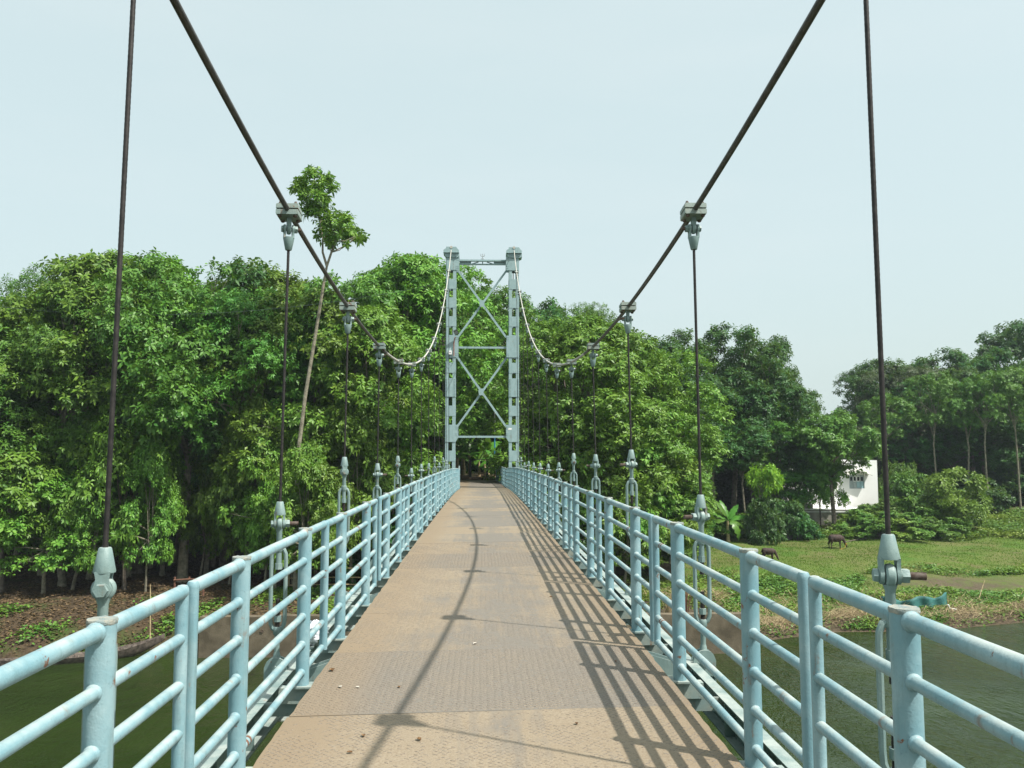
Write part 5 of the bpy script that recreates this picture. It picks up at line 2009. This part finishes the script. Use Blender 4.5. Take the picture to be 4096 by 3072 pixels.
# ------------------------------------------------------------------ wooden boat, fences, cloths on the wood side
def boat():
    a = Vector((-20.6, 36.75, WATER + .12))
    b = Vector((-14.3, 39.4, WATER + .45))
    mid = (a + b) / 2
    mid.z = WATER
    L = (b - a).xy.length
    ang = math.atan2(b.y - a.y, b.x - a.x)
    root = empty('wooden_boat', mid, (0, 0, ang))
    tag(root, 'old narrow wooden boat moored along the leaf-strewn bank', 'boat')
    n, m = 28, 9
    vs, fs = [], []
    for inner in (0, 1):
        for i in range(n + 1):
            t = i / n * 2 - 1
            w = .50 * (1 - abs(t) ** 2.4) + .03 - inner * .035
            w = max(w, .01)
            sheer = .26 + .60 * max(t, 0) ** 2.2 + .12 * max(-t, 0) ** 2.2
            keel = -.22 + .85 * max(t, 0) ** 3 + .26 * max(-t, 0) ** 3
            if inner:
                keel += .04
            for j in range(m):
                u = j / (m - 1) * 2 - 1
                yy = w * math.copysign(abs(u) ** .8, u)
                zz = keel + (sheer - keel) * abs(u) ** 2.2
                vs.append((t * L / 2, yy, zz))
    K = (n + 1) * m
    for i in range(n):
        for j in range(m - 1):
            p = i * m + j
            fs.append((p, p + 1, p + m + 1, p + m))
            fs.append((K + p, K + p + m, K + p + m + 1, K + p + 1))
        for j in (0, m - 1):
            p = i * m + j
            fs.append((p, p + m, K + p + m, K + p))
    bb = MB()
    bb.add(vs, fs)
    bb.build('hull', 'boat_wood', root, True)
    for i in range(13):
        t = -.62 + i * .105
        w = .46 * (1 - abs(t) ** 2.4)
        sh = .18 + .60 * max(t, 0) ** 2.2 + .1 * max(-t, 0) ** 2.2
        s = MB()
        s.box((t * L / 2, 0, sh), (.2, 2 * w, .025))
        s.build('plank', 'boat_wood', root, False)


boat()
q = gp(341, 1385, 0)
stick('mooring_stake', Vector((-15.0, 39.6, WATER - .3)), Vector((-15.1, 39.6, WATER + 3.0)), .035, 'bamboo', 'upright bamboo stake beside the bow of the wooden boat', 'stake')


def rail_fence(name, a, b, hs, mat, r, label):
    a, b = Vector(a), Vector(b)
    root = empty(name, a)
    for h in hs:
        m = MB()
        m.tube([Vector((0, 0, h)), (b - a) * .5 + Vector((0, 0, h + .04)), (b - a) + Vector((0, 0, h + .02))], r, 6)
        m.build('rail', mat, root)
    for t in (0.02, .5, .98):
        m = MB()
        p = (b - a) * t
        m.tube([p + Vector((0, .06, -.3 + gz((a + p).x, (a + p).y) - a.z)), p + Vector((0, .06, max(hs) + .15))], r * 1.25, 6)
        m.build('post', mat, root)
    tag(root, label, 'fence')


fa = at(620, 1265, 46.0)
fb = at(790, 1262, 46.0)
rail_fence('bamboo_fence', (fa.x, 46, gz(fa.x, 46)), (fb.x, 46, gz(fa.x, 46)), (.25, .62, 1.1), 'bamboo', .03, 'thin bamboo rail fence on the weeds behind the retaining wall')
fa = at(375, 1270, 45.0)
fb = at(440, 1270, 45.0)
rail_fence('timber_fence', (fa.x, 45, gz(fa.x, 45)), (fb.x, 45, gz(fa.x, 45)), (.45, .85), 'brown_timber', .045, 'short reddish brown timber fence under the wood near the boat')


def cloth(name, px0, px1, py0, py1, Y, mat, label):
    a = at(px0, py1, Y)
    b = at(px1, py0, Y)
    n, k = 14, 8
    vs, fs = [], []
    for i in range(n + 1):
        for j in range(k + 1):
            t, u = i / n, j / k
            vs.append((a.x + (b.x - a.x) * t, Y + .14 * math.sin(i * 1.3 + j * .3), a.z + (b.z - a.z) * u - .12 * math.sin(math.pi * t) * u))
    for i in range(n):
        for j in range(k):
            p = i * (k + 1) + j
            fs.append((p, p + 1, p + k + 2, p + k + 1))
    c = Vector(((a.x + b.x) / 2, Y, a.z))
    m = MB()
    m.add([Vector(v) - c for v in vs], fs)
    root = empty(name, c)
    o = m.build('sheet', mat, root)
    s = o.modifiers.new('thick', 'SOLIDIFY')
    s.thickness = .02
    for t in (a.x, b.x):
        q = MB()
        g = gz(t, Y + .2)
        q.tube([Vector((t, Y + .2, g - .2)) - c, Vector((t, Y + .2, b.z + .1)) - c], .04, 6)
        q.build('pole', 'bamboo', root)
    tag(root, label, 'sheet')


cloth('hung_sheet', 664, 690, 1072, 1098, 52.5, 'blue_sheet', 'bright blue sheet hung between poles under the wood')
cloth('hung_sheet', 702, 762, 1068, 1096, 53.5, 'red_sheet', 'red sheet hung between poles beside the blue sheet')


# ------------------------------------------------------------------ WHITE HOUSE
def house():
    Y = 80.0
    x0, x1 = 28.6, 37.9
    z0, z1 = -5.0, -0.72
    root = empty('white_house', ((x0 + x1) / 2, Y, z0))
    ox, oz = (x0 + x1) / 2, z0
    tag(root, 'white flat-roofed house half hidden by trees beyond the field', 'house')
    wx0, wx1 = 35.15, 36.62
    wz0, wz1 = -3.42, -2.12
    b = MB()

    def bx(xa, xb, ya, yb, za, zb):
        b.box(((xa + xb) / 2 - ox, (ya + yb) / 2, (za + zb) / 2 - oz), (xb - xa, yb - ya, zb - za))
    # front wall around the window opening
    bx(x0, wx0, 0, .25, z0 - 1.5, z1)
    bx(wx1, x1, 0, .25, z0 - 1.5, z1)
    bx(wx0, wx1, 0, .25, z0 - 1.5, wz0)
    bx(wx0, wx1, 0, .25, wz1, z1)
    bx(x1 - .25, x1, .25, 6, z0 - 1.5, z1)
    bx(x0, x0 + .25, .25, 6, z0 - 1.5, z1)
    bx(x0 + .25, x1 - .25, 5.75, 6, z0 - 1.5, z1)
    b.build('wall', 'house_white', root, False)
    b = MB()
    bx(x0 + .1, x1 - .12, .1, 5.9, z1 - .25, z1 - .1)
    rf = b.build('roof', 'house_white', root, False)
    b = MB()
    bx(33.6, 33.85, -.12, -.002, z0 - 1, z1 - 1.4)
    b.build('pilaster', 'house_white', root, False)
    # window: frame, four shutters with arched panes above and panels below
    win = empty('window', (0, 0, 0))
    win.parent = root
    b = MB()
    fw = .05
    bx(wx0, wx1, .02, .12, wz1 - fw, wz1)
    bx(wx0, wx1, .02, .12, wz0, wz0 + fw)
    bx(wx0, wx0 + fw, .02, .12, wz0 + fw, wz1 - fw)
    bx(wx1 - fw, wx1, .02, .12, wz0 + fw, wz1 - fw)
    b.build('frame', 'window_grey', win, False)
    sw = (wx1 - wx0 - 2 * fw) / 4
    for i in range(4):
        xa = wx0 + fw + sw * i
        b = MB()
        bx(xa + .01, xa + sw - .01, .07, .11, wz0 + fw + .01, wz0 + .66)
        b.build('lower_panel', 'window_blue' if i > 1 else 'window_grey', win, False)
        b = MB()
        bx(xa + .01, xa + sw - .01, .08, .11, wz0 + .67, wz1 - fw - .01)
        b.build('shutter', 'house_white' if i in (1, 2) else 'window_grey', win, False)
        b = MB()
        cx = xa + sw / 2 - ox
        w = sw * .30
        zb_, zt_ = wz0 + .74 - oz, wz1 - .28 - oz
        poly = [(cx - w, zb_), (cx + w, zb_), (cx + w, zt_)] + [(cx + w * math.cos(a), zt_ + w * 1.1 * math.sin(a)) for a in np.linspace(.25, math.pi - .25, 6)] + [(cx - w, zt_)]
        b.prism(poly, .066, .079, 'XZ')
        b.build('pane', 'pane_dark', win, False)
    b = MB()
    # sloping awning over the window with two small gable slopes
    zt = wz1 + .52 - oz
    b.add([(wx0 - .35 - ox, -.75, wz1 + .02 - oz), ((wx0 + wx1) / 2 - ox, -.75, wz1 + .42 - oz), (wx1 + .45 - ox, -.75, wz1 + .0 - oz),
           (wx0 - .35 - ox, -.002, wz1 + .18 - oz), ((wx0 + wx1) / 2 - ox, -.002, wz1 + .6 - oz), (wx1 + .45 - ox, -.002, wz1 + .16 - oz),
           (wx0 - .35 - ox, -.75, wz1 - .05 - oz), ((wx0 + wx1) / 2 - ox, -.75, wz1 + .34 - oz), (wx1 + .45 - ox, -.75, wz1 - .07 - oz),
           (wx0 - .35 - ox, -.002, wz1 + .10 - oz), ((wx0 + wx1) / 2 - ox, -.002, wz1 + .52 - oz), (wx1 + .45 - ox, -.002, wz1 + .08 - oz)],
          [(0, 1, 4, 3), (1, 2, 5, 4), (6, 9, 10, 7), (7, 10, 11, 8), (0, 6, 7, 1), (1, 7, 8, 2), (0, 3, 9, 6), (2, 8, 11, 5), (3, 4, 10, 9), (4, 5, 11, 10)])
    b.build('awning', 'awning', root, False)
    # terrace in front with two white mouldings on a grey stained wall
    b = MB()
    bx(27.4, 35.2, -3.0, -.15, -8.0, -5.25)
    te = b.build('terrace', 'house_grey', root, False)
    for za in (-5.24, -5.44):
        b = MB()
        bx(27.3, 35.3, -3.1, -.14 if za > -5.3 else -3.004, za, za + .09)
        b.build('moulding', 'house_white', te, False)
    b = MB()
    bx(28.0, 30.6, -2.4, -.2, -5.15, -4.7)
    b.build('stored_goods', 'house_grey', te, False)


house()


# ------------------------------------------------------------------ small things on the deck
def crumple(name, loc, r, mat, label, cat, seed, sq=(1, 1, .8)):
    rng = np.random.default_rng(seed)
    n, m = 18, 12
    vs, fs = [], []
    for j in range(m + 1):
        ph = math.pi * j / m
        for i in range(n):
            th = 2 * math.pi * i / n
            rr = r * (1 + rng.uniform(-.28, .22))
            vs.append((rr * math.sin(ph) * math.cos(th) * sq[0], rr * math.sin(ph) * math.sin(th) * sq[1], rr * math.cos(ph) * sq[2]))
    for j in range(m):
        for i in range(n):
            i2 = (i + 1) % n
            fs.append((j * n + i, j * n + i2, (j + 1) * n + i2, (j + 1) * n + i))
    b = MB()
    b.add(vs, fs)
    o = b.build(name, mat, None, False, loc)
    tag(o, label, cat)
    return o


bx_ = -HANG_L + .11
crumple('plastic_bag', (bx_, 7.42, deck(bx_, 7.42) - .135 + .085), .11, 'white_plastic', 'crumpled white plastic bag caught outside the railing on the edge beam', 'bag', 5, (1.0, 1.5, .85))


def flat_leaf(i, px, py, s, mat, label, cat, group, name):
    d = ray(px, py)
    y = 3.0
    while y < 30:
        p = d * (y / d.y)
        if p.z <= deck(p.x, p.y):
            break
        y += .01
    r = random.Random(i)
    b = MB()
    n = 6
    vs, fs = [], []
    for k in range(n + 1):
        t = k / n
        w = s * .32 * math.sin(math.pi * (.08 + .9 * t))
        zc = s * (.10 + .22 * (t - .5) ** 2 * r.uniform(.5, 2))
        vs += [(-s / 2 + s * t, -w, zc + w * .5), (-s / 2 + s * t, 0, zc * .25), (-s / 2 + s * t, w, zc + w * .35)]
    for k in range(n):
        a = k * 3
        fs += [(a, a + 1, a + 4, a + 3), (a + 1, a + 2, a + 5, a + 4)]
    b.add(vs, fs)
    o = b.build(name, mat, None, True, (p.x, p.y, deck(p.x, p.y) + .003), (0, 0, r.uniform(0, 6.28)))
    tag(o, label, cat, group)


for i, (px, py, s) in enumerate([(717, 1450, .06), (785, 1592, .035), (862, 1486, .03), (905, 1600, .04), (1245, 1565, .03), (755, 1628, .03), (1330, 1430, .025), (1190, 1290, .03)]):
    flat_leaf(i, px, py, s, 'dry_leaf', 'curled brown dry leaf lying on the tan deck plates', 'dry leaf', 'dry leaves on the deck', 'dry_leaf')
for i, (px, py, s) in enumerate([(735, 1486, .035), (772, 1487, .03), (1026, 1392, .04)]):
    flat_leaf(50 + i, px, py, s, 'white_paper', 'small torn white paper scrap lying on the tan deck plates', 'paper scrap', 'paper scraps on the deck', 'paper_scrap')


# ------------------------------------------------------------------ humid air
def haze():
    t = NT('humid_air')
    v = t.n('ShaderNodeVolumePrincipled')
    v.inputs['Color'].default_value = (0.80, 0.90, 1.0, 1)
    v.inputs['Density'].default_value = HAZE_DENSITY
    v.inputs['Anisotropy'].default_value = 0.0
    t.l(v.outputs[0], t.out.inputs['Volume'])
    b = MB()
    b.box((0, 270, 4.0), (900, 900, 36.0))
    o = b.build('haze', 'humid_air', None, False)
    tag(o, 'thin humid haze over the river and the woods', None, None, 'stuff')


HAZE_DENSITY = 0.00028
haze()
SC.cycles.volume_bounces = 0
SC.cycles.volume_step_rate = 10.0
